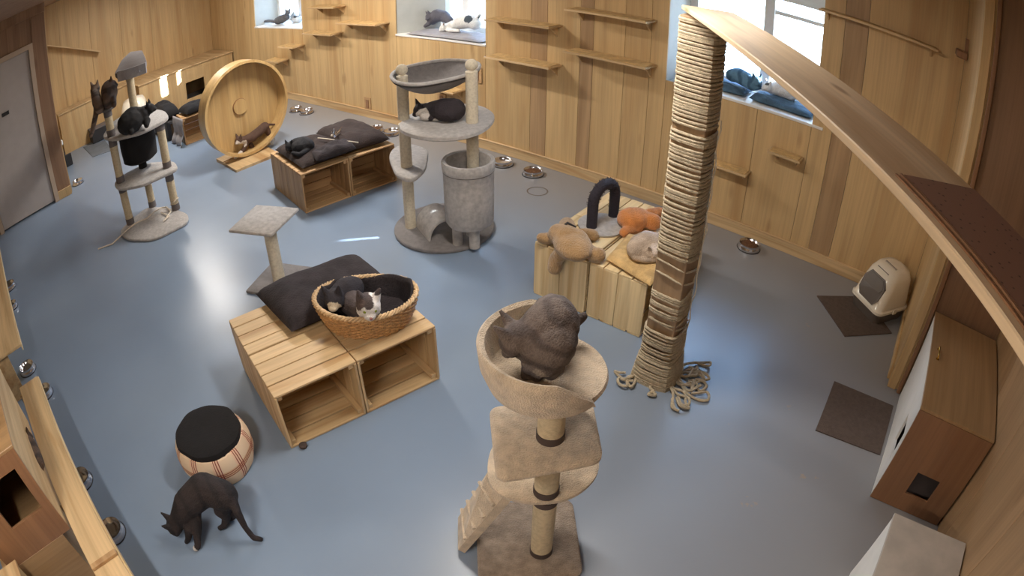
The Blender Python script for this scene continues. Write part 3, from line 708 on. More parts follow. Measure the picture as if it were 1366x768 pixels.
cat('blue-grey tabby cat lying on the blanket in the window behind the rope post',
    [[(aty(977, 96, 5.0), .06), (aty(985, 96, 5.02), .07), (aty(996, 102, 5.0), .07), (aty(1004, 108, 4.97), .06)], [(aty(1008, 112, 4.95), .03), (aty(1014, 112, 4.95), .02)]],
    [], (aty(1010, 104, 4.95), V(.5, -.7, 0), V(0, 0, 1), 1.05), tabby((92, 132, 160), (44, 78, 104), 60), voxel=.008, base=SILL + .06)
cat('white cat stretched along the right of the window sill behind the plank',
    [[(aty(1030, 112, 5.0), .05), (aty(1042, 112, 5.05), .075), (aty(1056, 118, 5.05), .07)]], [], (aty(1024, 110, 4.95), V(-.5, -.7, 0), V(0, 0, 1), 1.0), patches(solid((228, 230, 232)), [(aty(1024, 106, 4.93), .016, (80, 80, 80))]), voxel=.008, base=SILL + .06)

# window bedding
def blanket(label, x0, x1, y0, y1, z, h, mat, seed, cat_='blanket', group=None):
    return cushion('blanket', label, cat_, [V(x0, y0, 0), V(x1, y0, 0), V(x1, y1, 0), V(x0, y1, 0)], z, h, mat, group, seed, rough=0.012)
blanket('crumpled pale blanket on the sill of the middle window', -5.35, -4.17, 4.73, 5.1, SILL + .001, .045, 'blanket_grey', 3)
blanket('dark blue fleece blanket on the sill behind the rope post', -2.12, -1.45, 4.84, 5.14, SILL + .001, .07, 'blanket_blue', 5)
blanket('blue fleece blanket at the right end of the window sill behind the plank', -1.43, -.84, 4.82, 5.14, SILL + .001, .07, 'blanket_blue', 8)

# ------------------------------------------------------------------ cushions, plush, toys on the crates
cushion('cushion', 'large charcoal fleece cushion on the pine crates behind the basket', 'cushion',
        [at(388, 450, CH+.02), at(336, 392, CH + .04), at(478, 338, CH + .04), at(532, 382, CH + .04)], CH + .001, .12, 'dark_cushion', seed=2, rough=.01)
cushion('cushion', 'brown fleece cushion on the wooden crates beside the cat wheel', 'cushion',
        [Bp(.03, .03), Bp(.03, .78), Bp(.55, .80), Bp(.58, .05)], .386, .10, 'dark_brown', seed=4)
cushion('cushion', 'dark brown cushion at the back wall end of the crates by the wheel', 'cushion',
        [Bp(.5, .06), Bp(.52, .84), Bp(1.0, .84), Bp(.98, .02)], .386, .13, 'dark_brown', seed=9)
cushion('blanket', 'grey plush blanket bunched beside the curled black cat', 'blanket',
        [Bp(.15, -.02), Bp(.2, .22), Bp(.62, .24), Bp(.58, -.03)], .44, .09, 'dark_cushion', seed=14, rough=.02)
# feather wand toy
m = MB(); p0, p1 = at(424, 184, .52), at(478, 190, .50); m.tube([p0, p1], .006, 8)
t = thing('cat_wand', 'white wand toy with wire tassels lying on the dark blankets', 'toy', p0)
wb_(m, 'stick', 'rope_white', t)
m = MB()
for k in range(14):
    q = at(446 + random.uniform(-4, 14), 174 + random.uniform(-6, 8), .53); 
    m.tube([at(446, 184, .52), lerp(at(446, 184, .52), q, .6) + V(0, 0, .03 * random.random()), q], .0025, 5)
wb_(m, 'tassel', 'steel', t)
m = MB(); m.ell(at(443, 181, .525), .014); wb_(m, 'bobble', 'rope_white', t)

# tan plush dog
def toy(name, label, mk, mat, voxel=.009):
    me = remeshed(mk, voxel, 3); c = Vector((sum(v.co.x for v in me.vertices) / len(me.vertices), sum(v.co.y for v in me.vertices) / len(me.vertices), min(v.co.z for v in me.vertices)))
    me.transform(Matrix.Translation(-c)); me.materials.clear(); me.materials.append(M[mat]); o = link(name, me, None, c); return tag(o, label, 'soft toy'), c
T = .405
def g(px, py, dz): return at(px, py, T + dz)
def mkdog(mb):
    mb.ell(g(764, 326, .08), (.12, .17, .075), Euler((0, 0, .9)), 3)
    chain(mb, [(g(770, 322, .08), .08), (g(756, 318, .09), .085), (g(745, 312, .09), .07)])
    chain(mb, [(g(756, 300, .07), .055), (g(758, 310, .08), .06)])
    chain(mb, [(g(742, 316, .05), .045), (g(728, 318, .04), .038), (g(722, 317, .04), .034)])
    chain(mb, [(g(752, 334, .05), .05), (g(741, 346, -.03), .045), (g(740, 357, -.09), .048)])
    chain(mb, [(g(784, 334, .05), .045), (g(795, 341, .04), .05), (g(798, 340, .05), .05)])
    chain(mb, [(g(776, 312, .05), .04), (g(788, 313, .04), .042), (g(791, 314, .04), .042)])
dog, c = toy('plush_dog', 'tan plush dog sprawled over the left edge of the pale crates', mkdog, 'plush_tan')
MB().ell(g(757, 300, .10) - c, (.02, .02, .014)).build('nose', M['rubber'], dog)
MB().tube([g(747, 305, .12) - c, g(757, 297, .15) - c, g(768, 303, .12) - c], .008, 8).build('collar', M['rubber'], dog)
def mkfox(mb):
    mb.ell(g(846, 291, .07), (.10, .13, .07), Euler((0, 0, -.5)), 3)
    chain(mb, [(g(842, 290, .07), .075), (g(836, 291, .07), .07)])
    chain(mb, [(g(856, 291, .06), .06), (g(872, 296, .06), .06)])
    chain(mb, [(g(852, 302, .03), .04), (g(836, 308, .03), .036), (g(832, 310, .03), .034)])
    chain(mb, [(g(866, 286, .05), .045), (g(880, 283, .05), .04)])
fox, c = toy('plush_fox', 'orange plush toy lying at the back of the pale crates', mkfox, 'plush_orange')
MB().tube([g(836, 284, .10) - c, g(845, 281, .13) - c, g(856, 283, .11) - c], .010, 8).build('collar', M['rubber'], fox)
# bristle arch
ac = at(803, 300, T + .01)
t = thing('grooming_arch', 'black bristle grooming arch on a round grey base', 'cat groomer', (ac.x, ac.y, T + .001))
MB().lathe([(.145, 0), (.165, .004), (.168, .016), (.158, .022), (.0, .022)], seg=36, cap1=False).build('base', M['plush_grey'], t)
e0, e1 = at(789, 303, T + .02), at(818, 288, T + .02); d = e1 - e0; pts = []
for k in range(29):
    a = PI * (k - 0) / 28
    if k == 0: pts.append(e0)
    mid_ = (e0 + e1) / 2; hz = .17
    pts.append(mid_ - d / 2 * math.cos(a) + V(0, 0, hz + .115 * math.sin(a)))
pts.append(e1)
m = MB(); m.tube([p for p in pts], .036, 16, rr=[.036 + .0022 * (k % 2) for k in range(len(pts))]); wb_(m, 'bristle_arch', 'bristle', t)
m = MB()
for k in range(260):
    i = random.randrange(1, len(pts) - 1); p = lerp(pts[i], pts[i + 1], random.random()); n = Vector((random.gauss(0, 1), random.gauss(0, 1), random.gauss(0, 1))).normalized()
    ax = (pts[i + 1] - pts[i]).normalized(); n = (n - ax * n.dot(ax)).normalized(); m.tube([p + n * .034, p + n * .046], .0016, 3)
tag(wb_(m, 'bristle', 'bristle', t), kind='stuff')
cushion('cushion', 'tan fleece cushion under the curled cream cat', 'cushion', [at(806, 344, T + .03), at(868, 384, T + .02), at(905, 345, T + .02), at(838, 308, T + .03)], T + .002, .06, 'cushion_tan', seed=21)

# ------------------------------------------------------------------ wicker basket
bc = at(484, 428, CH + .06); bc.z = CH + .001
bc = V(-2.335, 1.665, CH + .001)
t = thing('wicker_basket', 'oval wicker cat basket on the front pine crates', 'basket', bc, math.radians(45))
RX, RY, BH = .285, .205, .155
def brad(z): return .78 + .22 * (z / BH) ** .8
m = MB(); 
for r in range(13):
    z = .008 + r * (BH - .012) / 12; f = brad(z); pts = []
    for k in range(96):
        a = 2 * PI * k / 96; wv = .0075 * math.cos(24 * a + PI * r); pts.append((RX * f * math.cos(a) + wv * math.cos(a), RY * f * math.sin(a) + wv * math.sin(a), z))
    m.tube(pts, .0062, 5, closed=True)
tag(m.build('weave', M['wicker'], t), kind='stuff')
m = MB()
for k in range(48):
    a = 2 * PI * k / 48; m.tube([(RX * brad(z) * math.cos(a), RY * brad(z) * math.sin(a), z) for z in (.004, .05, .1, BH)], .004, 5)
m.build('stakes', M['wicker'], t)['kind'] = 'stuff'
m = MB(); m.lathe([(1, .004), (1, .010)], seg=40, sx=RX * .76, sy=RY * .76); m.build('base', M['wicker'], t)
for s in (0, 1, 2):
    pts = []
    for k in range(120):
        a = 2 * PI * k / 120; ph = 26 * a + s * 2 * PI / 3; rr = .010
        up = .022 * math.cos(a) ** 2
        pts.append(((RX + rr * math.cos(ph)) * math.cos(a), (RY + rr * math.cos(ph)) * math.sin(a), BH + .004 + rr * math.sin(ph) + up))
    MB().tube(pts, .0068, 6, closed=True).build('rim_braid', M['wicker_rim'], t)
# liner in the basket
def liner(i, j): pass
m = MB(); rings = []
for k in range(9):
    f = k / 8; ring = []
    for i in range(64):
        a = 2 * PI * i / 64; nz = noise.noise(Vector((math.cos(a) * 2.5, math.sin(a) * 2.5, f * 2)))
        hi = .05 * max(0, math.cos(a - math.radians(20))) ** 4 + .03 * max(0, math.cos(a - math.radians(150))) ** 4
        rr = .93 - .08 * (1 - f) + .03 * nz - .10 * (hi * 5) * f
        if f < .35: rr = f / .35 * .80
        z = .05 + (BH - .045 + hi + .03 * nz) * max(0, (f - .3) / .7)
        ring.append((RX * rr * brad(min(z, BH)) * math.cos(a), RY * rr * brad(min(z, BH)) * math.sin(a), z))
    rings.append(ring)
m.rings(rings, True, False)
lo = m.build('blanket', M['dark_cushion'], None); lo.location = bc; lo.rotation_euler = (0, 0, math.radians(45))
sol = lo.modifiers.new('s', 'SOLIDIFY'); sol.thickness = .012; sol.offset = 1
tag(lo, 'charcoal blanket lining the wicker basket, heaped at its right end', 'blanket')

# ------------------------------------------------------------------ plaid pet bed
pc = V(-2.475, .545, 0)
t = thing('pet_bed', 'round plaid pet bed with black cushion beside the walking cat', 'pet bed', pc, .3)
m = MB(); prof = [(.195, 0), (.222, .01), (.236, .06), (.236, .12), (.226, .17), (.212, .198), (.200, .20), (.192, .17), (.18, .10)]
seg = 72; rings = []
for k, (r, z) in enumerate(prof):
    rings.append([((r + (.004 * math.sin(30 * 2 * PI * i / seg) if k > 3 else 0) + .006 * noise.noise(Vector((math.cos(i * 2 * PI / seg) * 3, math.sin(i * 2 * PI / seg) * 3, z * 5)))) * math.cos(2 * PI * i / seg), (r) * math.sin(2 * PI * i / seg), z + .006 * math.sin(3 * 2 * PI * i / seg)) for i in range(seg)])
vs = m.rings(rings, True, False)
uvl = m.b.loops.layers.uv.new('UVMap')
acc = [0]
for p, q in zip(prof, prof[1:]): acc.append(acc[-1] + math.hypot(q[0] - p[0], q[1] - p[1]))
for a in range(len(vs) - 1):
    for i in range(seg):
        pass
idx = {}
for k, ring in enumerate(vs):
    for i, v in enumerate(ring): idx[v] = (i / seg, acc[k] / .34)
for f in m.b.faces:
    us = [idx.get(l.vert, (0, 0))[0] for l in f.loops]; wrap = max(us) - min(us) > .5
    for l in f.loops:
        u, v_ = idx.get(l.vert, (0, 0)); l[uvl].uv = (u + (1 if wrap and u < .5 else 0), v_)
m.build('wall_ring', M['plaid'], t)
m = MB(); m.lathe([(.0, .10), (.186, .10), (.198, .17), (.205, .205), (.198, .228), (.16, .240), (.08, .236), (.0, .232)], seg=48, cap0=False, cap1=False, fn=lambda a, k: 1 + .015 * math.sin(5 * a) + .01 * math.sin(9 * a)); m.build('cushion', M['black_cloth'], t)

# ------------------------------------------------------------------ bowls
def bowl(x, y, label, group, rot=0, r=.085, food=False, tilt=0):
    t = thing('steel_bowl', label, 'bowl', (x, y, 0), rot, group)
    MB().lathe([(r * .70, 0), (r * 1.0, .002), (r * 1.02, .008), (r * .90, .03), (r * .86, .048), (r * .88, .052), (r * .84, .050), (r * .78, .030), (r * .6, .014), (0, .012)], seg=32, cap1=False).build('bowl', M['steel'], t)
    MB().lathe([(r * 1.03, 0), (r * 1.05, .004), (r * 1.02, .009)], seg=32).build('rubber_ring', M['rubber'], t)
    if food: MB().lathe([(r * .76, .026), (r * .7, .038), (r * .35, .046), (0, .048)], seg=24, cap0=True, cap1=False).build('food', M['kibble'], t)
    return t
for (px, py, lb, fo) in [(395, 146, 'steel bowl on the floor right of the cat wheel, nearer the corner', 0), (409, 149, 'steel bowl right of the cat wheel, its neighbour on the left', 0),
        (501, 173, 'steel bowl by the skirting behind the dark cushions', 1), (522, 177, 'steel bowl between the dark cushions and the big grey cat tree', 0),
        (671, 217, 'steel bowl by the skirting right of the big grey cat tree', 0), (711, 230, 'steel bowl with dark food near the skirting beside a dried water ring', 1),
        (999, 328, 'steel bowl full of brown kibble by the skirting right of the rope post', 1)]:
    p = at(px, py, .02); bowl(p.x, min(p.y, 4.60), lb, 'bowls along the back wall', 0, .102, fo)
for (px, py, lb) in [(104, 243, 'steel bowl beside the brown pier right of the white door')]:
    p = at(px, py, .02); bowl(p.x, p.y, lb, None, 0, .1)
for (px, py, lb, r_) in [(9, 384, 'steel bowl on the floor beyond the farthest low bench', .1), (13, 410, 'steel bowl peeping from under the far end of the low bench', .075),
        (33, 494, 'steel bowl in the gap between the two low benches', .09), (55, 526, 'steel bowl just past the gap under the nearer bench', .085), (103, 643, 'steel bowl half under the middle of the nearer bench', .09), (144, 712, 'steel bowl half under the bottom end of the nearer bench', .09)]:
    p = at(px, py, .02); bowl(p.x, p.y + .035, lb, 'bowls along the low benches', 0, r_)
# dried water ring on the floor
p = at(717, 255); m = MB(); m.lathe([(.085, 0), (.098, 0)], c=(0, 0, 0), seg=32, cap0=False, cap1=False)
o = m.build('water_stain', plain('water_mark', (104, 96, 90), 0.3), None, (p.x, p.y, .0012)); tag(o, 'dried round water ring on the floor in front of the bowl', 'stain')

# ------------------------------------------------------------------ wall shelves
def shelf(px0, px1, py, label, depth=.22, lip=False, y=YB, bracket=2, yaw=0, t_=.018, mat='panel', dx=0):
    """shelf whose front edge runs from pixel column px0 to px1 at row py (row of its middle)"""
    yf = y - depth; a = aty(px0, py, yf); b = aty(px1, py, yf); z = (a.z + b.z) / 2; a = ray(px0, 0) and a
    zc = aty((px0 + px1) / 2, py, yf).z
    L = abs(b.x - a.x); cx = (a.x + b.x) / 2
    t = thing('wall_shelf', label, 'shelf', (cx + dx, y, zc), 0, 'cat shelves on the back wall')
    plank('board', L, depth, t_, 'pine' if mat == 'panel' else mat, t, (0, -depth / 2 - .001, 0))
    plank('carpet', L - .03, depth - .03, .006, 'cushion_tan', t, (0, -depth / 2, t_ / 2 + .003))
    for s in ([-1, 1] if bracket == 2 else [1]):
        MB().prism([(-.001, 0), (-depth * .55, 0), (-.001, -depth * .5)], -.008, .008, Matrix(((0, 0, 1, s * (L / 2 - .06)), (1, 0, 0, 0), (0, 1, 0, -t_ / 2), (0, 0, 0, 1)))).build('bracket', M['pine'], t, smooth=False)
    return t
shelf(409, 444, 11, 'topmost wall shelf right of the far left window')
shelf(402, 440, 46.5, 'wall shelf just below and right of the far left window')
shelf(447, 500, 33, 'wall shelf between the far left and the middle window')
shelf(370, 390, 64, 'small wall step above the wheel, upper of two', .22)
shelf(352, 370, 83, 'small wall step directly above the wheel rim', .22)
shelf(645, 732, 32, 'upper wall shelf right of the middle window')
shelf(645, 732, 84, 'lower wall shelf right of the middle window')
shelf(752, 862, 21, 'upper long wall shelf left of the rope post')
shelf(750, 862, 80, 'lower long wall shelf left of the rope post')
shelf(940, 996, 227, 'small wall step low behind the rope post', .16)
shelf(1022, 1068, 210, 'small wall step below the right window', .16)
shelf(567, 604, 122, 'small wall step behind the hammock of the big cat tree', .2)
shelf(1090, 1255, 38, 'long wall shelf high up right of the window', .14, bracket=2)
tp = thing('wall_shelf', 'long thin sloping plank on the left wall above the two tabby cats', 'shelf', (XL, 1.75, 1.78), 0)
plank('board', 1.3, .20, .022, 'pine', tp, (.102, 0, 0), (0, .46, PI / 2))
# wall sockets / vents
for k, (px, py, lb) in enumerate([(590, 134, 'small framed wall vent behind the cat on the big cat tree'), (637, 100, 'small framed wall vent behind the hammock of the big cat tree'), (491, 138, 'small wall vent low above the skirting behind the cushions')]):
    q = aty(px, py, YB); t = thing('wall_vent', lb, 'vent', (q.x, YB, q.z), 0, 'small wall vents')
    MB().box((0, -.006, 0), (.13, .010, .17), bev=.002).build('frame', M['pine_old'], t, smooth=False)
    MB().box((0, -.014, 0), (.05, .008, .11)).build('slot', M['oak_dark'], t, smooth=False)
# bracket high right
q = V(.395, 4.55, 2.26); t = thing('wall_bracket', 'small brown bracket on the wall high in the right corner', 'bracket', (.385, 4.45, 2.2))
MB().box((-.04, 0, .0), (.1, .14, .06), bev=.01).build('arm', M['oak_dark'], t, smooth=False); MB().box((0.0, .05, .05), (.03, .04, .16)).build('plate', M['oak_dark'], t, smooth=False)

# ------------------------------------------------------------------ rope pillar and plank
PX, PY, PS = -1.045, 2.70, .175; ZT = 2.13
t = thing('rope_post', 'tall square wooden post wound with sisal rope, bare patches low down', 'scratching post', (PX, PY, 0))
MB().box((0, 0, (ZT - .04) / 2), (PS, PS, ZT - .04), bev=.004).build('post', wood('post_wood', (156, 130, 100), (128, 102, 76), 'Z', 1.0), t, smooth=False)
def sq(a, h):       # rounded square outline point, 0..1
    t_ = 2 * PI * (a % 1) + PI / 4; c_, s_ = math.cos(t_), math.sin(t_); n_ = 5.0
    r_ = (abs(c_) ** n_ + abs(s_) ** n_) ** (-1 / n_); return r_ * c_ * h * 1.01, r_ * s_ * h * 1.01
def winding(turn_z, rr=.0075, jig=.004, bulge=None, seed=1):
    random.seed(seed); pts = []; n = 20
    for (z, nz) in zip(turn_z, turn_z[1:]):
        tilt = random.uniform(-1, 1) * jig; ex = random.random() * .005
        for k in range(n):
            f = k / n; zz = z + (nz - z) * f + tilt * math.sin(2 * PI * f + 1)
            h = PS / 2 + rr * .9 + ex * (.5 + .5 * math.sin(2 * PI * f)) + (bulge(zz) if bulge else 0)
            x, y = sq(f, h); pts.append(V(x, y, zz))
    return MB().tube(pts, rr, 6)
def turns(z0, z1, pitch, var): 
    z = z0; o = [z]
    while z > z1: z -= pitch * random.uniform(1 - var, 1 + var); o.append(z)
    return o
random.seed(3)
winding(turns(2.085, 1.56, .0175, .45), rr=.0085, jig=.005, seed=2).build('wound_rope', M['rope'], t)
winding(turns(1.53, .86, .0190, .55), rr=.0085, jig=.008, seed=5).build('wound_rope', M['rope'], t)
winding(turns(.86, .62, .055, .5), jig=.03, rr=.006, seed=8).build('wound_rope', M['rope'], t)
winding(turns(.62, .50, .018, .5), jig=.012, seed=9).build('wound_rope', M['rope'], t)
winding(turns(.50, .36, .05, .5), jig=.03, rr=.006, seed=12).build('wound_rope', M['rope'], t)
winding(turns(.38, .17, .019, .6), rr=.0085, jig=.012, bulge=lambda z: .006 + .02 * max(0, .3 - z), seed=10).build('wound_rope', M['rope'], t)
winding(turns(.17, .0, .010, .3), jig=.012, bulge=lambda z: .01 + .13 * max(0, .18 - z), rr=.010, seed=11).build('wound_rope', M['rope'], t)
# rope hanging down the right edge
pts = [V(PS / 2 + .02 + .006 * math.sin(k * 1.7), PS / 2 - .03 + .008 * math.cos(k), 1.58 - k * .05) for k in range(30)]
MB().tube(pts, .004, 6).build('hanging_rope', M['rope_white'], t)
# frayed loops on the floor
random.seed(21); m = MB()
for k in range(17):
    a0 = random.uniform(-.75, .9) if k < 12 else random.uniform(-2.4, -1.3); R = random.uniform(.12, .34) if k < 12 else random.uniform(.12, .2)
    d0 = V(math.cos(a0), math.sin(a0), 0); n0 = V(-d0.y, d0.x, 0); P_ = [d0 * .09 + V(0, 0, .05), d0 * .13 + n0 * random.uniform(-.03, .03) + V(0, 0, .02)]
    for f in (.45, .8, 1.0, .85, .5): P_.append(d0 * (.12 + R * f * .75) + n0 * random.uniform(-.05, .05) + V(0, 0, .010 + random.random() * .02))
    P_.append(d0 * .10 + n0 * random.uniform(-.04, .04) + V(0, 0, .03)); pts = []
    for i in range(1, len(P_) - 2):
        for j in range(6):
            g_ = j / 6; p0, p1, p2, p3 = P_[i - 1], P_[i], P_[i + 1], P_[i + 2]
            q_ = 0.5 * ((2 * p1) + (p2 - p0) * g_ + (2 * p0 - 5 * p1 + 4 * p2 - p3) * g_ ** 2 + (3 * p1 - p0 - 3 * p2 + p3) * g_ ** 3); q_.z = max(q_.z, .009); pts.append(q_)
    m.tube(pts, .0085, 6)
m.build('loose_rope', M['rope'], t)['kind'] = 'stuff'
# plank
dirp = V(.573, -.8196, 0); nrm = V(.8196, .573, 0); s0 = V(-1.160, 2.695, ZT); PL = 3.44
rotp = math.atan2(dirp.y, dirp.x)
pc_ = s0 + dirp * (PL / 2) + nrm * .13
t = thing('walkway_plank', 'long wide pine plank running from the rope post top to the near right wall', 'walkway', (pc_.x, pc_.y, ZT - .02), rotp)
MB().box((0, 0, .009), (PL, .26, .022), bev=.003).build('board', wood('plank_wood', (216, 192, 158), (190, 158, 118), 'X', 1.0, 0.5, 0.0, 0.7), t, smooth=False)
x0 = -PL / 2 + 1.98; ln = PL / 2 - x0 - .01
m, nt_, b_ = newmat('speckled_board'); mp_ = coords(nt_, (1, 1, 1)); vn = N(nt_, 'ShaderNodeTexVoronoi'); vn.inputs['Scale'].default_value = 55; nt_.links.new(mp_.outputs[0], vn.inputs['Vector'])
rv_ = ramp(nt_, vn.outputs['Distance'], [(0.10, lin((70, 44, 34))), (0.2, lin((128, 92, 72)))]); nt_.links.new(rv_.outputs[0], b_.inputs['Base Color']); b_.inputs['Roughness'].default_value = .9
tag(MB().box((x0 + ln / 2, .017, .0225), (ln, .205, .005)).build('carpet_strip', m, t, smooth=False), 'brown speckled strip')
MB().box((x0 + ln / 2, -.093, .023), (ln, .006, .006)).build('edging', M['oak_dark'], t, smooth=False)
MB().box((x0 + ln / 2, -.105, .022), (ln, .006, .004)).build('edging', M['oak_dark'], t, smooth=False)
# ------------------------------------------------------------------ scratching stool
tb_ = at(372, 388, 0)
t = thing('scratching_stool', 'square grey plush table on a sisal post behind the dark cushion', 'scratching post', (-3.66, 1.83, 0), math.radians(26))
MB().box((0.0, 0.02, .0125), (.42, .42, .025), bev=.006).build('base', M['plush_greydark'], t)
MB().cyl((0, 0, .02), (0, 0, .50), .05, seg=24).build('post', M['sisal_pale'], t)
MB().box((-.06, .03, .51), (.40, .40, .025), bev=.006).build('top', M['plush_grey'], t)

# ------------------------------------------------------------------ front cat tree
FX, FY = -.835, 1.27
t = thing('cat_tree', 'beige plush cat tree with bowl, ramp and square base in front', 'cat tree', (FX, FY, 0), math.radians(45 - 3))
def rsq(w, h, r=.04, n=6, c=(0, 0)):
    o = []
    for cx, cy, a0 in ((w / 2 - r, h / 2 - r, 0), (-w / 2 + r, h / 2 - r, 90), (-w / 2 + r, -h / 2 + r, 180), (w / 2 - r, -h / 2 + r, 270)):
        for k in range(n + 1): a = math.radians(a0 + 90 * k / n); o.append((c[0] + cx + r * math.cos(a), c[1] + cy + r * math.sin(a)))
    return o
def slab(poly, z0, z1, e=.012):
    m = MB(); cx = sum(p[0] for p in poly) / len(poly); cy = sum(p[1] for p in poly) / len(poly)
    def ins(d): return [(cx + (p[0] - cx) * (1 - d / max(.01, math.hypot(p[0] - cx, p[1] - cy))), cy + (p[1] - cy) * (1 - d / max(.01, math.hypot(p[0] - cx, p[1] - cy)))) for p in poly]
    rs = [(e, z0), (0, z0 + e * .8), (0, z1 - e * .8), (e, z1)]
    m.rings([[(x, y, z) for x, y in ins(d)] for d, z in rs]); return m
slab(rsq(.46, .46, .05, c=(-.055, .075)), 0, .035).build('base', M['plush_brownbase'], t)
def posts(t, segs, x, y, r, rmat, cmat, cr=None):
    for (z0, z1) in segs:
        po = MB().cyl((x, y, z0), (x, y, z1), r, seg=28).build('post', M[rmat], t)
        MB().cyl((x, y, z0), (x, y, z0 + .035), (cr or r + .003), seg=28).build('collar', M[cmat], po)
        MB().cyl((x, y, z1 - .03), (x, y, z1), (cr or r + .003), seg=28).build('collar', M[cmat], po)
posts(t, [(.035, .465), (.50, .785), (.82, 1.02)], 0, 0, .048, 'sisal', 'collar')
# world-drawn platforms
def wpoly(pxs, z, rootobj, n=7, rnd=.05):
    """rounded polygon through world points given as pixels on height z, in the root's frame"""
    iv = wmat(rootobj).inverted(); P = [iv @ at(x, y, z) for x, y in pxs]; out = []; k = len(P)
    for i in range(k):
        a, b, c = P[i - 1], P[i], P[(i + 1) % k]
        d1 = (a - b).normalized() * min(rnd, (a - b).length / 2); d2 = (c - b).normalized() * min(rnd, (c - b).length / 2)
        for j in range(n + 1): f = j / n; out.append(tuple(((b + d1) * (1 - f) ** 2 + b * 2 * f * (1 - f) + (b + d2) * f ** 2)[:2]))
    area = sum(out[i - 1][0] * out[i][1] - out[i][0] * out[i - 1][1] for i in range(len(out)))
    return out if area > 0 else out[::-1]
slab(wpoly([(648, 618), (655, 655), (705, 670), (762, 665), (803, 630), (795, 590), (720, 575), (660, 582)], .5, t, rnd=.12), .465, .50).build('lower_platform', M['plush_beige'], t)
slab(wpoly([(652, 540), (790, 530), (806, 612), (662, 640)], .82, t, rnd=.05), .785, .822, .014).build('upper_platform', M['plush_beige'], t)
# ramp with step
m = MB(); a0, a1 = at(612, 737, .01), at(640, 712, .01); b0, b1 = at(652, 632, .46), at(684, 645, .46)
off = V(0, 0, -.03)
def hexa(m, q, off):
    v = [m.b.verts.new(p) for p in q] + [m.b.verts.new(Vector(p) + off) for p in q]
    for f in ((0, 1, 2, 3), (7, 6, 5, 4), (0, 4, 5, 1), (1, 5, 6, 2), (2, 6, 7, 3), (3, 7, 4, 0)): m.b.faces.new([v[i] for i in f])
ra, rb = at(612, 700, .05), at(652, 625, .47); foot1, foot2 = at(613, 735, .012), at(636, 704, .012)
wdv = V(.10, .12, 0)
top0 = at(650, 630, .47); top1 = at(675, 658, .47); f0 = at(611, 690, .04); f1 = at(611, 733, .04)
hexa(m, [top0, top1, f1, f0], V(.02, .02, -.035)); wb_(m, 'ramp', 'plush_beige', t, False)
for k in range(1, 5):
    f = k / 5; p, q = lerp(f0, top0, f), lerp(f1, top1, f); m = MB(); m.tube([p + V(-.004, -.004, .006), q + V(-.004, -.004, .006)], .009, 6); wb_(m, 'step_bar', 'plush_beige', t)
# bowl on top: round pad with raised half wall
bz = 1.02; iv = wmat(t).inverted(); cb = iv @ V(-.905, 1.335, 0); RB = .205
m = MB(); m.lathe([(RB * .80, bz), (RB * .96, bz + .006), (RB, bz + .022), (RB * .97, bz + .036), (RB * .8, bz + .034), (0, bz + .03)], c=(cb.x, cb.y, 0), seg=48, cap1=False); m.build('bowl_floor', M['plush_beige'], t)
# wall: spans from angle A0 to A1 with a varying height
fwd = (iv @ V(0, 0, 0) - cb); camang = math.atan2(fwd.y, fwd.x)
m = MB(); n = 64; inner, outer = [], []
A0_, A1_ = camang + math.radians(48), camang - math.radians(210)
rings = []
for i in range(n + 1):
    f = i / n; a = A0_ + (A1_ - A0_) * f; h = .15 * min(1, (f / .16)) ** .7 * min(1, ((1 - f) / .18)) ** .6 + .006
    ca, sa = math.cos(a), math.sin(a); th = .012; fl_ = 1 + .10 * h / .15
    ring = []
    for (rr, z) in ((RB * .86, bz - .004), (RB * 1.0, bz + .004), (RB * fl_ + .004, bz + h * .5), (RB * fl_ * 1.02 + .006, bz + h), (RB * fl_ * 1.02 - .004, bz + h + .010), (RB * fl_ * 1.02 - .02, bz + h), (RB * fl_ - .02, bz + h * .5), (RB * .92, bz + .02)):
        ring.append((cb.x + rr * ca, cb.y + rr * sa, z))
    rings.append(ring)
m.rings(rings, True, True); m.build('bowl_wall', M['plush_beige'], t)

# ------------------------------------------------------------------ middle cat tree
GX, GY = -3.24, 3.19
t = thing('cat_tree', 'big grey round cat tree with hammock, drum and round shelf by the back wall', 'cat tree', (GX, GY, 0))
def disc(c, r, z0, z1, e=.008, sx=1, sy=1, seg=48):
    m = MB(); m.lathe([(r - e, z0), (r, z0 + e), (r, z1 - e), (r - e, z1)], c=(c[0], c[1], 0), seg=seg, sx=sx, sy=sy); return m
wb_(disc((GX, GY), .405, 0, .035), 'base', 'plush_greydark', t)
LP, RP, DC = V(-3.435, 3.005, 0), V(-2.95, 3.235, 0), V(-2.90, 3.13, 0)
for (p, z0, z1) in ((LP, .035, .52), (LP, .57, .925), (LP, .965, 1.31), (RP, .30, .925), (RP, .965, 1.36)):
    wb_(MB().cyl(p + V(0, 0, z0), p + V(0, 0, z1), .045, seg=28), 'post', 'sisal_pale', t)
for p, z in ((LP, 1.36), (RP, 1.41)):
    m = MB(); m.ell(p + V(0, 0, z), (.047, .047, .045), sub=3); wb_(m, 'post_cap', 'sisal_pale', t)
for a in (-.5, 2.2, 4.2):
    c_ = DC + V(.10 * math.cos(a), .10 * math.sin(a), 0); m = MB(); m.cyl(c_ + V(0, 0, .035), c_ + V(0, 0, .20), .04, seg=20); wb_(m, 'foot_post', 'plush_grey', t)
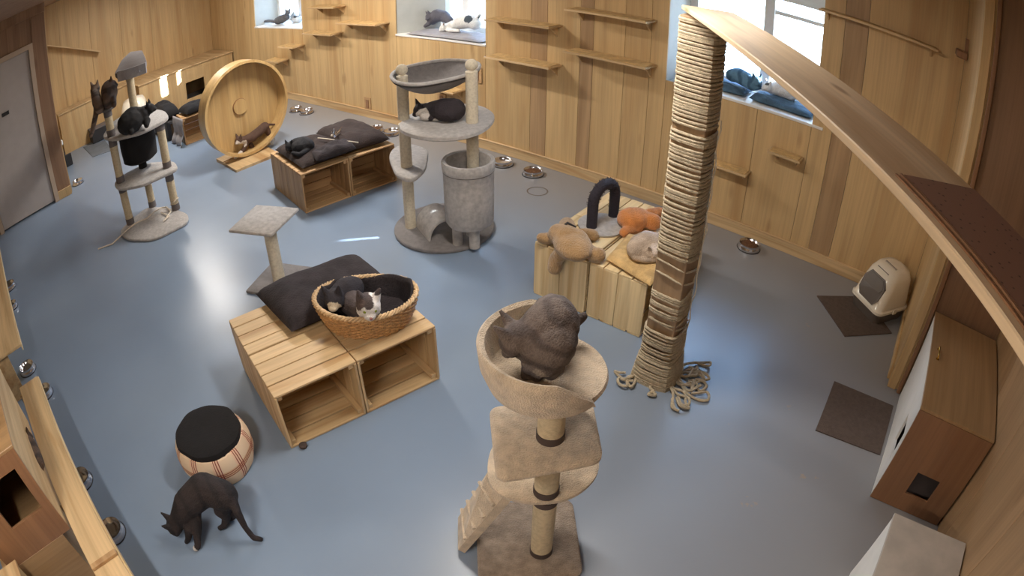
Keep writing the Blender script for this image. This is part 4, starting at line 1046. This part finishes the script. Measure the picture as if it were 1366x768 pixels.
# drum, hollow
m = MB(); m.lathe([(.0, .20), (.165, .20), (.182, .23), (.186, .45), (.186, .63), (.192, .64), (.196, .70), (.190, .715), (.165, .712), (.158, .68), (.158, .34), (0, .33)], c=(DC.x, DC.y, 0), seg=48, cap0=False, cap1=False); wb_(m, 'drum', 'plush_grey', t)
m = MB(); m.lathe([(.189, .632), (.190, .638), (.189, .644)], c=(DC.x, DC.y, 0), seg=48, cap0=False, cap1=False); wb_(m, 'seam', 'collar', t)
# shelves
z = .965
poly = wpoly([(527, 170), (560, 182), (610, 183), (648, 172), (664, 152), (640, 138), (590, 138), (545, 150)], z, t, rnd=.16)
slab(poly, z - .04, z, .01).build('shelf', M['plush_grey'], t)
poly = wpoly([(518, 208), (528, 232), (550, 240), (568, 224), (572, 198), (545, 190), (524, 196)], .57, t, rnd=.10)
slab(poly, .53, .57, .01).build('shelf', M['plush_grey'], t)
poly = wpoly([(575, 232), (592, 245), (596, 215), (620, 200), (600, 196), (572, 205)], .50, t, rnd=.08)
# hammock: oval frame + sagging cloth
fr_px = [(522, 101), (530, 110), (556, 113), (590, 108), (622, 100), (639, 91), (634, 83), (600, 80), (566, 84), (534, 92)]
F = [at(x, y, 1.33) for x, y in fr_px]; nF = len(F)
def loopi(f):
    f = (f % 1) * nF; i = int(f); g_ = f - i; p0, p1, p2, p3 = F[i - 1], F[i], F[(i + 1) % nF], F[(i + 2) % nF]
    return 0.5 * ((2 * p1) + (p2 - p0) * g_ + (2 * p0 - 5 * p1 + 4 * p2 - p3) * g_ ** 2 + (3 * p1 - p0 - 3 * p2 + p3) * g_ ** 3)
m = MB(); m.tube([loopi(i / 60) for i in range(60)], .014, 8, closed=True); wb_(m, 'hammock_frame', 'plush_grey', t)
cH = sum(F, Vector()) / nF; m = MB(); rings = []
for k in range(8):
    f = 1 - k / 8; rings.append([lerp(cH, loopi(i / 60), f) - V(0, 0, .13 * (1 - f ** 2.2) + .012) for i in range(60)])
rings2 = [[p - V(0, 0, .012) for p in r] for r in rings]
m.rings(rings, False, True); m.rings(rings2, False, True); wb_(m, 'hammock', 'plush_greydark', t)
# bent tunnel on the base
m = MB(); tcx, tax, tr = V(-3.20, 3.10, .035), V(.9, -.43, 0), .13; sdv = V(.43, .9, 0)
ra_, rb_ = [], []
for k in range(17):
    a = PI * k / 16; o_ = sdv * (tr * 1.15 * math.cos(a)) + V(0, 0, tr * 1.35 * math.sin(a))
    ra_.append(tcx - tax * .15 + o_); rb_.append(tcx + tax * .13 + o_ * .9)
ia = [tcx - tax * .15 + (p - tcx + tax * .15) * .9 for p in ra_]; ib = [tcx + tax * .13 + (p - tcx - tax * .13) * .9 for p in rb_]
va_ = [[m.b.verts.new(p) for p in r] for r in (ra_, rb_, ib, ia)]
for a_, b_ in ((0, 1), (1, 2), (2, 3), (3, 0)):
    for i in range(16): m.b.faces.new((va_[a_][i], va_[a_][i + 1], va_[b_][i + 1], va_[b_][i]))
wb_(m, 'tunnel', 'plush_grey', t)

# ------------------------------------------------------------------ left cat tree
LF, RF, CF = V(-6.02, 1.29, 0), V(-5.79, 1.80, 0), V(-6.17, 1.64, 0)
t = thing('cat_tree', 'grey cat tree with black drum between the white door and the wheel', 'cat tree', (-5.95, 1.55, 0))
slab(wpoly([(158, 308), (170, 319), (205, 319), (250, 297), (252, 285), (225, 276), (195, 276)], .03, t, rnd=.12), 0, .032, .008).build('base', M['plush_grey'], t)
def post3(p, segs, r=.046):
    for (z0, z1) in segs:
        po = wb_(MB().cyl(p + V(0, 0, z0), p + V(0, 0, z1), r, seg=24), 'post', 'sisal', t)
        wb_(MB().cyl(p + V(0, 0, z0), p + V(0, 0, z0 + .07), r + .003, seg=24), 'collar', 'collar_grey', po)
        wb_(MB().cyl(p + V(0, 0, z1 - .07), p + V(0, 0, z1), r + .003, seg=24), 'collar', 'collar_grey', po)
post3(LF, [(.03, .47), (.51, .98), (1.02, 1.30)]); post3(RF, [(.03, .43), (.50, .98)]); post3(CF, [(.03, .47)], .044); post3(CF, [(1.02, 1.60)], .046)
slab(wpoly([(151, 244), (158, 252), (190, 246), (238, 224), (232, 214), (195, 217), (165, 232)], .505, t, rnd=.10), .47, .505, .008).build('platform', M['plush_grey'], t)
slab(wpoly([(136, 182), (150, 185), (190, 175), (226, 156), (220, 147), (200, 144), (172, 148), (146, 165)], 1.02, t, rnd=.12), .98, 1.02, .01).build('platform', M['plush_grey'], t)
tag(slab(wpoly([(153, 102), (163, 104), (194, 93), (196, 84), (190, 70), (174, 72), (162, 84)], 1.62, t, rnd=.08), 1.60, 1.65, .012).build('perch', M['collar_grey'], t), 'brown-grey perch')
m = MB(); q0, q1 = at(157, 102, 1.66), at(195, 90, 1.66); mdv = (q1 - q0); nv = V(-mdv.y, mdv.x, 0).normalized(); pts = [lerp(q0, q1, k / 12) - nv * .05 * math.sin(PI * k / 12) for k in range(13)]
rings = [[p + V(0, 0, -.05) + nv * .012, p + V(0, 0, -.05) - nv * .012, p + V(0, 0, .05) - nv * .014, p + V(0, 0, .05) + nv * .010] for p in pts]; m.rings(rings)
wb_(m, 'perch_rim', 'blanket_grey', t)
wb_(disc((LF.x, LF.y), .10, 1.30, 1.33), 'perch', 'plush_greydark', t)
m = MB(); m.lathe([(.16, .60), (.205, .63), (.215, .80), (.21, .98), (0, .98)], c=(CF.x + .03, CF.y - .03, 0), seg=40, cap1=False); wb_(m, 'drum', 'black_cloth', t)
wb_(MB().cyl(CF + V(.02, -.02, .505), CF + V(.02, -.02, .61), .05, seg=20), 'drum_neck', 'black_cloth', t)
rp_ = [at(x, y, z) for x, y, z in [(131, 332, .01), (150, 325, .01), (170, 306, .05), (182, 297, .05), (196, 291, .05), (206, 282, .07), (215, 277, .05), (222, 276, .05), (228, 282, .05), (222, 290, .05), (218, 295, .05), (226, 288, .05), (215, 283, .05)]]
m = MB(); m.tube(rp_, .008, 6); wb_(m, 'loose_rope', 'rope_white', t); m = MB()
for a_ in (.12,): m.tube([RF + V(.052 * math.cos(k / 3), .052 * math.sin(k / 3), a_ + .03 * math.sin(k / 3 + 1)) for k in range(20)], .006, 6)
wb_(m, 'rope_wrap', 'rope_white', t)

# ------------------------------------------------------------------ cat wheel
WX, WY, WZ, WR, WDp = -6.30, 3.10, .615, .57, .22
t = thing('cat_exerciser', 'large wooden cat exercise wheel on a low plank base', 'cat wheel', (WX - .11, WY, 0))
def ringx(m, prof, seg=72):
    rings = [[(x, WY + r * math.cos(2 * PI * i / seg), WZ + r * math.sin(2 * PI * i / seg)) for i in range(seg)] for r, x in prof]
    m.rings(rings + [rings[0]], False, False)
m = MB(); ringx(m, [(WR, WX), (WR, WX - WDp), (WR - .018, WX - WDp), (WR - .018, WX)]); wb_(m, 'rim', 'wheelwood', t)
m = MB(); ringx(m, [(WR + .006, WX + .001), (WR + .006, WX - .02), (WR - .026, WX - .02), (WR - .026, WX + .001)]); wb_(m, 'front_hoop', 'wheelwood', t)
def disx(m, r, x0, x1, seg=72): m.rings([[(x, WY + r * math.cos(2 * PI * i / seg), WZ + r * math.sin(2 * PI * i / seg)) for i in range(seg)] for x in (x0, x1)])
m = MB(); disx(m, WR - .02, WX - WDp, WX - WDp + .018); wb_(m, 'back_disc', 'wheelwood', t)
m = MB(); disx(m, .095, WX - WDp + .018, WX - WDp + .045, 40); hub = wb_(m, 'hub', 'wheelwood', t)
m = MB(); ringx(m, [(.10, WX - WDp + .018), (.10, WX - WDp + .03), (.094, WX - WDp + .03), (.094, WX - WDp + .018)], 40); wb_(m, 'groove', 'oak_dark', hub)
bpz = [at(293, 214, .03), at(315, 227, .03), at(372, 204, .03), at(352, 193, .03)]
m = MB(); hexa(m, bpz, V(0, 0, -.03)); wb_(m, 'base_plank', 'pine', t, False)
m = MB(); m.box((WX - WDp - .05, WY, .31), (.04, .16, .62)); m.box((WX - WDp - .05, WY, .02), (.20, .7, .04)); m.cyl((WX - WDp - .07, WY, WZ), (WX - WDp, WY, WZ), .03); wb_(m, 'stand', 'pine', t, False)

# ------------------------------------------------------------------ cabinets with openings
def holed(m, o, ux, uy, W, Hh, th, hx0, hx1, hy0, hy1):
    """panel spanned by ux, uy from o with a rectangular hole; th = thickness vector"""
    def bx(a0, a1, b0, b1):
        if a1 - a0 < 1e-4 or b1 - b0 < 1e-4: return
        q = [o + ux * a0 + uy * b0, o + ux * a1 + uy * b0, o + ux * a1 + uy * b1, o + ux * a0 + uy * b1]; hexa(m, q, th)
    bx(0, W, 0, hy0); bx(0, W, hy1, Hh); bx(0, hx0, hy0, hy1); bx(hx1, W, hy0, hy1)
CX0, CX1, CY0, CY1, CZ = .52, 1.045, 2.505, 3.495, .69
t = thing('litter_cabinet', 'brown veneered litter cabinet with lid and square cat hole by the right wall', 'cabinet', ((CX0 + CX1) / 2, (CY0 + CY1) / 2, 0))
m = MB(); holed(m, V(CX0, CY0, .004), V(1, 0, 0), V(0, 0, 1), CX1 - CX0, CZ - .022, V(0, .016, 0), .19, .36, .13, .30); wb_(m, 'front_panel', 'oak_dark', t, False)
m = MB(); holed(m, V(CX0 - .001, CY0 + .017, .004), V(0, 1, 0), V(0, 0, 1), CY1 - CY0 - .034, CZ - .022, V(.016, 0, 0), .08, .26, .22, .42); tag(wb_(m, 'side_panel', 'white', t, False), 'white side panel with hole')
m = MB(); m.box((CX1 - .008, (CY0 + CY1) / 2, CZ / 2 - .01), (.016, CY1 - CY0 - .034, CZ - .022)); m.box(((CX0 + CX1) / 2, CY1 - .008, CZ / 2 - .01), (CX1 - CX0 - .034, .016, CZ - .022)); m.box(((CX0 + CX1) / 2, (CY0 + CY1) / 2, .014), (CX1 - CX0 - .036, CY1 - CY0 - .036, .016)); wb_(m, 'carcass', 'collar', t, False)
m = MB(); m.box(((CX0 + CX1) / 2, (CY0 + CY1) / 2, CZ - .008), (CX1 - CX0 + .006, CY1 - CY0, .018), bev=.002); lid = wb_(m, 'lid', 'oak', t, False)
h_ = at(1252, 473, CZ); m = MB(); m.tube([h_ + V(-.004, -.05, 0), h_ + V(-.004, -.045, .022), h_ + V(-.004, .045, .022), h_ + V(-.004, .05, 0)], .005, 8); m.box(h_ + V(-.004, -.05, .002), (.02, .016, .004)); m.box(h_ + V(-.004, .05, .002), (.02, .016, .004)); wb_(m, 'handle', 'brass', lid)
t = thing('side_cabinet', 'low white cabinet with greyish top in the bottom right corner', 'cabinet', (.81, 1.45, 0))
wb_(MB().box((.81, 1.45, .24), (.465, 1.02, .476)), 'body', 'white', t, False)
wb_(MB().box((.812, 1.45, .49), (.475, 1.04, .02), bev=.002), 'top', 'greytop', t, False)

# hooded litter box
t = thing('litter_box', 'white hooded litter box with grey flap in the right corner', 'litter box', (.135, 4.44, 0), math.atan2(-.80, -.60)); t.scale = (.93, .93, .96)
def rr_ring(w_, d_, r, z, n=6, dx=0): return [(x + dx, y, z) for x, y in rsq(w_, d_, r, n)]
m = MB(); m.rings([rr_ring(.40, .34, .05, 0), rr_ring(.43, .37, .06, .05), rr_ring(.44, .38, .06, .11)]); m.build('tray', M['plastic_grey'], t)
m = MB(); m.rings([rr_ring(.475, .415, .07, .105), rr_ring(.475, .415, .07, .125), rr_ring(.445, .385, .07, .135), rr_ring(.42, .37, .08, .22, dx=-.012), rr_ring(.35, .33, .09, .36, dx=-.045), rr_ring(.28, .27, .09, .415, dx=-.06), rr_ring(.18, .17, .08, .43, dx=-.06)]); m.build('hood', M['plastic_white'], t)
# entrance following the sloped front (local +X)
def fx(z): return (.2225 - (z - .135) * .0245 / .085 if z < .22 else .198 - (z - .22) * .068 / .14) + .012
poly = [(-.09, .15), (.09, .15), (.13, .20), (.135, .30), (.09, .358), (-.09, .358), (-.135, .30), (-.13, .20)]
m = MB(); a_ = [m.b.verts.new((fx(z) + .001, y, z)) for y, z in poly]; b2 = [m.b.verts.new((fx(z) - .03, y, z)) for y, z in poly]
for i in range(8): j = (i + 1) % 8; m.b.faces.new((a_[i], a_[j], b2[j], b2[i]))
m.b.faces.new(a_); m.b.faces.new(b2); m.build('entrance', M['plastic_grey'], t, smooth=False)
poly = [(-.10, .26), (.10, .26), (.12, .30), (.08, .35), (-.08, .35), (-.12, .30)]
m = MB(); a_ = [m.b.verts.new((fx(z) + .006, y, z)) for y, z in poly]; b2 = [m.b.verts.new((fx(z) + .001, y, z)) for y, z in poly]
for i in range(6): j = (i + 1) % 6; m.b.faces.new((a_[i], a_[j], b2[j], b2[i]))
m.b.faces.new(a_); m.b.faces.new(b2); m.build('flap', M['smoke'], t, smooth=False)
for k in range(9): MB().box((.095 - k * .013, 0, .398 + k * .0042), (.005, .15, .006)).build('vent_slot', M['plastic_grey'], t, smooth=False)
for s in (-1, 1): MB().box((.0, s * .21, .12), (.05, .012, .05), bev=.004).build('latch', M['plastic_white'], t, smooth=False)
# mats
def flatmat(label, pxs, mat, name='floor_mat', group=None, h=.008):
    P = [at(x, y, h) for x, y in pxs]; c = sum(P, Vector()) / 4; c.z = 0; m = MB(); hexa(m, [p - c for p in P], V(0, 0, -h + .0005)); o = m.build(name, M[mat], None, c, smooth=False); return tag(o, label, 'mat', group)
flatmat('dark doormat in front of the white hooded litter box', [(1090, 394), (1127, 448), (1190, 444), (1152, 395)], 'mat')
flatmat('dark doormat on the floor beside the brown litter cabinet', [(1113, 508), (1088, 573), (1174, 606), (1192, 541)], 'mat')
flatmat('thin grey mat on the floor behind the left cat tree', [(111, 196), (124, 209), (150, 200), (140, 187)], 'greymat')
# small stone-like crumbs? none

# ------------------------------------------------------------------ far left corner
t = thing('low_casing', 'plywood boxed ledge along the left wall behind the two tabby cats', 'ledge', (-10.75, 2.0, 0))
wb_(MB().box((-10.74, 2.02, .36), (.36, 1.5, .72)), 'body', 'panel', t, False); wb_(MB().box((-10.73, 2.02, .73), (.40, 1.52, .02), bev=.003), 'top', 'pine', t, False)
t = thing('litter_house', 'plywood cat house with a dark opening left of the wheel', 'cat house', (-10.4, 3.8, 0))
m = MB(); holed(m, V(-10.0, 2.80, .004), V(0, 1, 0), V(0, 0, 1), 1.92, .68, V(-.016, 0, 0), .92, 1.30, .12, .42); wb_(m, 'front_panel', 'panel', t, False)
m = MB(); holed(m, V(-10.93, 2.80, .004), V(1, 0, 0), V(0, 0, 1), .91, .68, V(0, .016, 0), .62, .74, .0, .3); wb_(m, 'side_panel', 'panel', t, False)
wb_(MB().box((-10.46, 3.76, .70), (.96, 1.94, .022), bev=.003), 'top', 'pine', t, False)
cr_ = crate('weathered crate draped in grey cloth left of the cat wheel', V(-7.98, 3.05, 0), math.radians(-8), 'spare crate', 'pine_old')
cushion('cushion', 'dark cushion on the draped crate left of the wheel', 'cushion', [V(-8.2, 2.85, 0), V(-7.8, 2.85, 0), V(-7.8, 3.3, 0), V(-8.2, 3.3, 0)], .388, .13, 'black_cloth', seed=31)
cushion('cushion', 'long charcoal cushion leaning behind the draped crate', 'cushion', [V(-9.2, 2.75, 0), V(-8.35, 2.65, 0), V(-8.3, 2.95, 0), V(-9.2, 3.05, 0)], .30, .20, 'black_cloth', seed=33)
t = thing('pet_carrier', 'dark pet carrier on the floor behind the draped crate', 'carrier', (-8.75, 2.86, 0)); wb_(MB().box((-8.75, 2.86, .15), (.8, .3, .30), bev=.02), 'shell', 'rubber', t, False); wb_(MB().box((-8.34, 2.86, .15), (.015, .2, .2)), 'grille', 'steel', t, False)
m = MB(); pts = []
rings = []
for k in range(13):
    f = k / 12; y_ = 2.80 - .02 - .05 * f - .03 * math.sin(f * 9) * f
    rings.append([(-8.2 + .42 * i / 16, y_ - .02 * math.sin(i * .9) * f, .392 - f * .385) for i in range(17)])
vs = [[m.b.verts.new(p) for p in r] for r in rings]
for a_, b_ in zip(vs, vs[1:]):
    for i in range(16): m.b.faces.new((a_[i], a_[i + 1], b_[i + 1], b_[i]))
o = m.build('blanket', M['blanket_grey']); s_ = o.modifiers.new('s', 'SOLIDIFY'); s_.thickness = .008; tag(o, 'grey cloth hanging down the side of the draped crate', 'blanket')
# white hooded litter box behind the left cat tree
t = thing('litter_box', 'pale hooded litter box seen behind the black cat on the left tree', 'litter box', (-9.62, 2.56, 0), -.35); t.scale = (1.2, 1.2, 1.35)
m = MB(); m.rings([rr_ring(.44, .40, .05, 0), rr_ring(.46, .42, .06, .12)]); m.build('tray', M['plastic_grey'], t)
m = MB(); m.rings([rr_ring(.48, .44, .07, .12), rr_ring(.47, .43, .07, .16), rr_ring(.42, .38, .1, .36), rr_ring(.34, .30, .1, .44), rr_ring(.2, .16, .07, .46)]); m.build('hood', M['plastic_white'], t)
# dustpan by the pier
q = at(91, 222, 0); t = thing('dustpan', 'white and black long dustpan leaning beside the brown pier', 'dustpan', (q.x, q.y, 0))
m = MB(); m.box((q.x, q.y, .10), (.05, .20, .20), bev=.01); m.tube([(q.x, q.y - .02, .18), (q.x - .05, q.y - .06, .42)], .02, 8); wb_(m, 'pan', 'rubber', t, False)
m = MB(); m.box((q.x - .05, q.y - .09, .42), (.10, .17, .09), bev=.015); wb_(m, 'head', 'white', t, False)
q = at(134, 186, 0); t = thing('feed_box', 'small dark box on the floor behind the left cat tree', 'box', (q.x, q.y, 0))
wb_(MB().box((q.x, q.y, .12), (.28, .36, .22), bev=.01), 'body', 'rubber', t, False); wb_(MB().box((q.x, q.y, .24), (.30, .38, .02), bev=.005), 'lid', 'collar_grey', t, False)

# ------------------------------------------------------------------ near left: benches and litter cabinet
def bench(label, x0, x1, y0, y1, z, mat='pine'):
    t = thing('low_bench', label, 'bench', ((x0 + x1) / 2, (y0 + y1) / 2, 0), 0, 'low benches'); L = x1 - x0
    o = MB().box((0, 0, z - .011), (L, y1 - y0, .022), bev=.003).build('top', M[mat], t, smooth=False)
    MB().box((0, (y1 - y0) / 2 + .006, z - .03), (L, .010, .05), bev=.002).build('front_edge', M['pine_pale'], t, smooth=False)
    for s in (-1, 0, 1): MB().box((s * (L / 2 - .06), -.06, (z - .022) / 2), (.02, (y1 - y0) * .5, z - .023)).build('side_panel', M[mat], t, smooth=False)
    return t
bench('low pine bench top running along the left edge down to the bottom', -3.60, -1.25, -.475, -.30, .42)
bench('farther low pine bench at the middle of the left edge', -6.6, -4.13, -.75, -.36, .42)
t = thing('batten', 'short pine batten lying across the nearer low bench', 'batten', (-1.93, -.385, .4315)); MB().box((0, 0, 0), (.03, .17, .022), bev=.002).build('strip', M['pine_old'], t, smooth=False)
t = thing('litter_cabinet', 'orange-brown litter cabinet with a square hole at the bottom left edge', 'cabinet', (-2.75, -.75, 0))
QX, QY = -2.25, -.49
wb_(MB().box((QX - .5, -.80, .20), (1.0, .50, .398), bev=.002), 'plinth', 'oak', t, False)
m = MB(); holed(m, V(QX, QY, .40), V(0, -1, 0), V(0, 0, 1), .50, .56, V(-.018, 0, 0), .06, .30, .20, .47); wb_(m, 'front_panel', 'oak_dark', t, False)
m = MB(); m.box((QX - .5, QY - .009, .68), (.962, .018, .56)); wb_(m, 'side_panel', 'pine', t, False)
m = MB(); m.box((QX - .5, QY - .491, .68), (.962, .018, .56)); m.box((QX - .97, QY - .25, .68), (.018, .46, .56)); wb_(m, 'carcass', 'plastic_grey', t, False)
wb_(MB().box((QX - .5, QY - .25, .969), (1.0, .51, .018), bev=.002), 'lid', 'oak', t, False)
t = thing('storage_box', 'pale plywood box top at the very bottom left corner', 'box', (-1.75, -1.08, 0)); wb_(MB().box((-1.75, -1.09, .24), (.86, .38, .478), bev=.002), 'body', 'panel', t, False); wb_(MB().box((-1.75, -1.09, .49), (.88, .40, .02), bev=.002), 'lid', 'pine', t, False)
def nb(px, py, z): return at(px, py, z)
cat('brown tabby cat squeezed between the litter cabinet and the low bench',
    [[(nb(40, 592, .52), .045), (nb(44, 604, .50), .055), (nb(50, 618, .50), .05)], [(nb(50, 620, .48), .02), (nb(58, 634, .45), .014)]], [], (nb(36, 584, .52), V(-.9, .3, -.1), V(0, 0, 1), 1.0), tabby((96, 76, 62), (52, 42, 38), 60, V(1, 0, 0)), voxel=.007)

p_ = A(.09, -.01); tg = [o for o in C.objects if o.name.startswith('wooden_crate')][0]
m = MB(); m.lathe([(.018, 0), (.024, .006), (.024, .018), (.016, .024)], c=(at(405, 596).x, at(405, 596).y, 0), seg=20); wb_(m, 'foot', 'collar', tg)
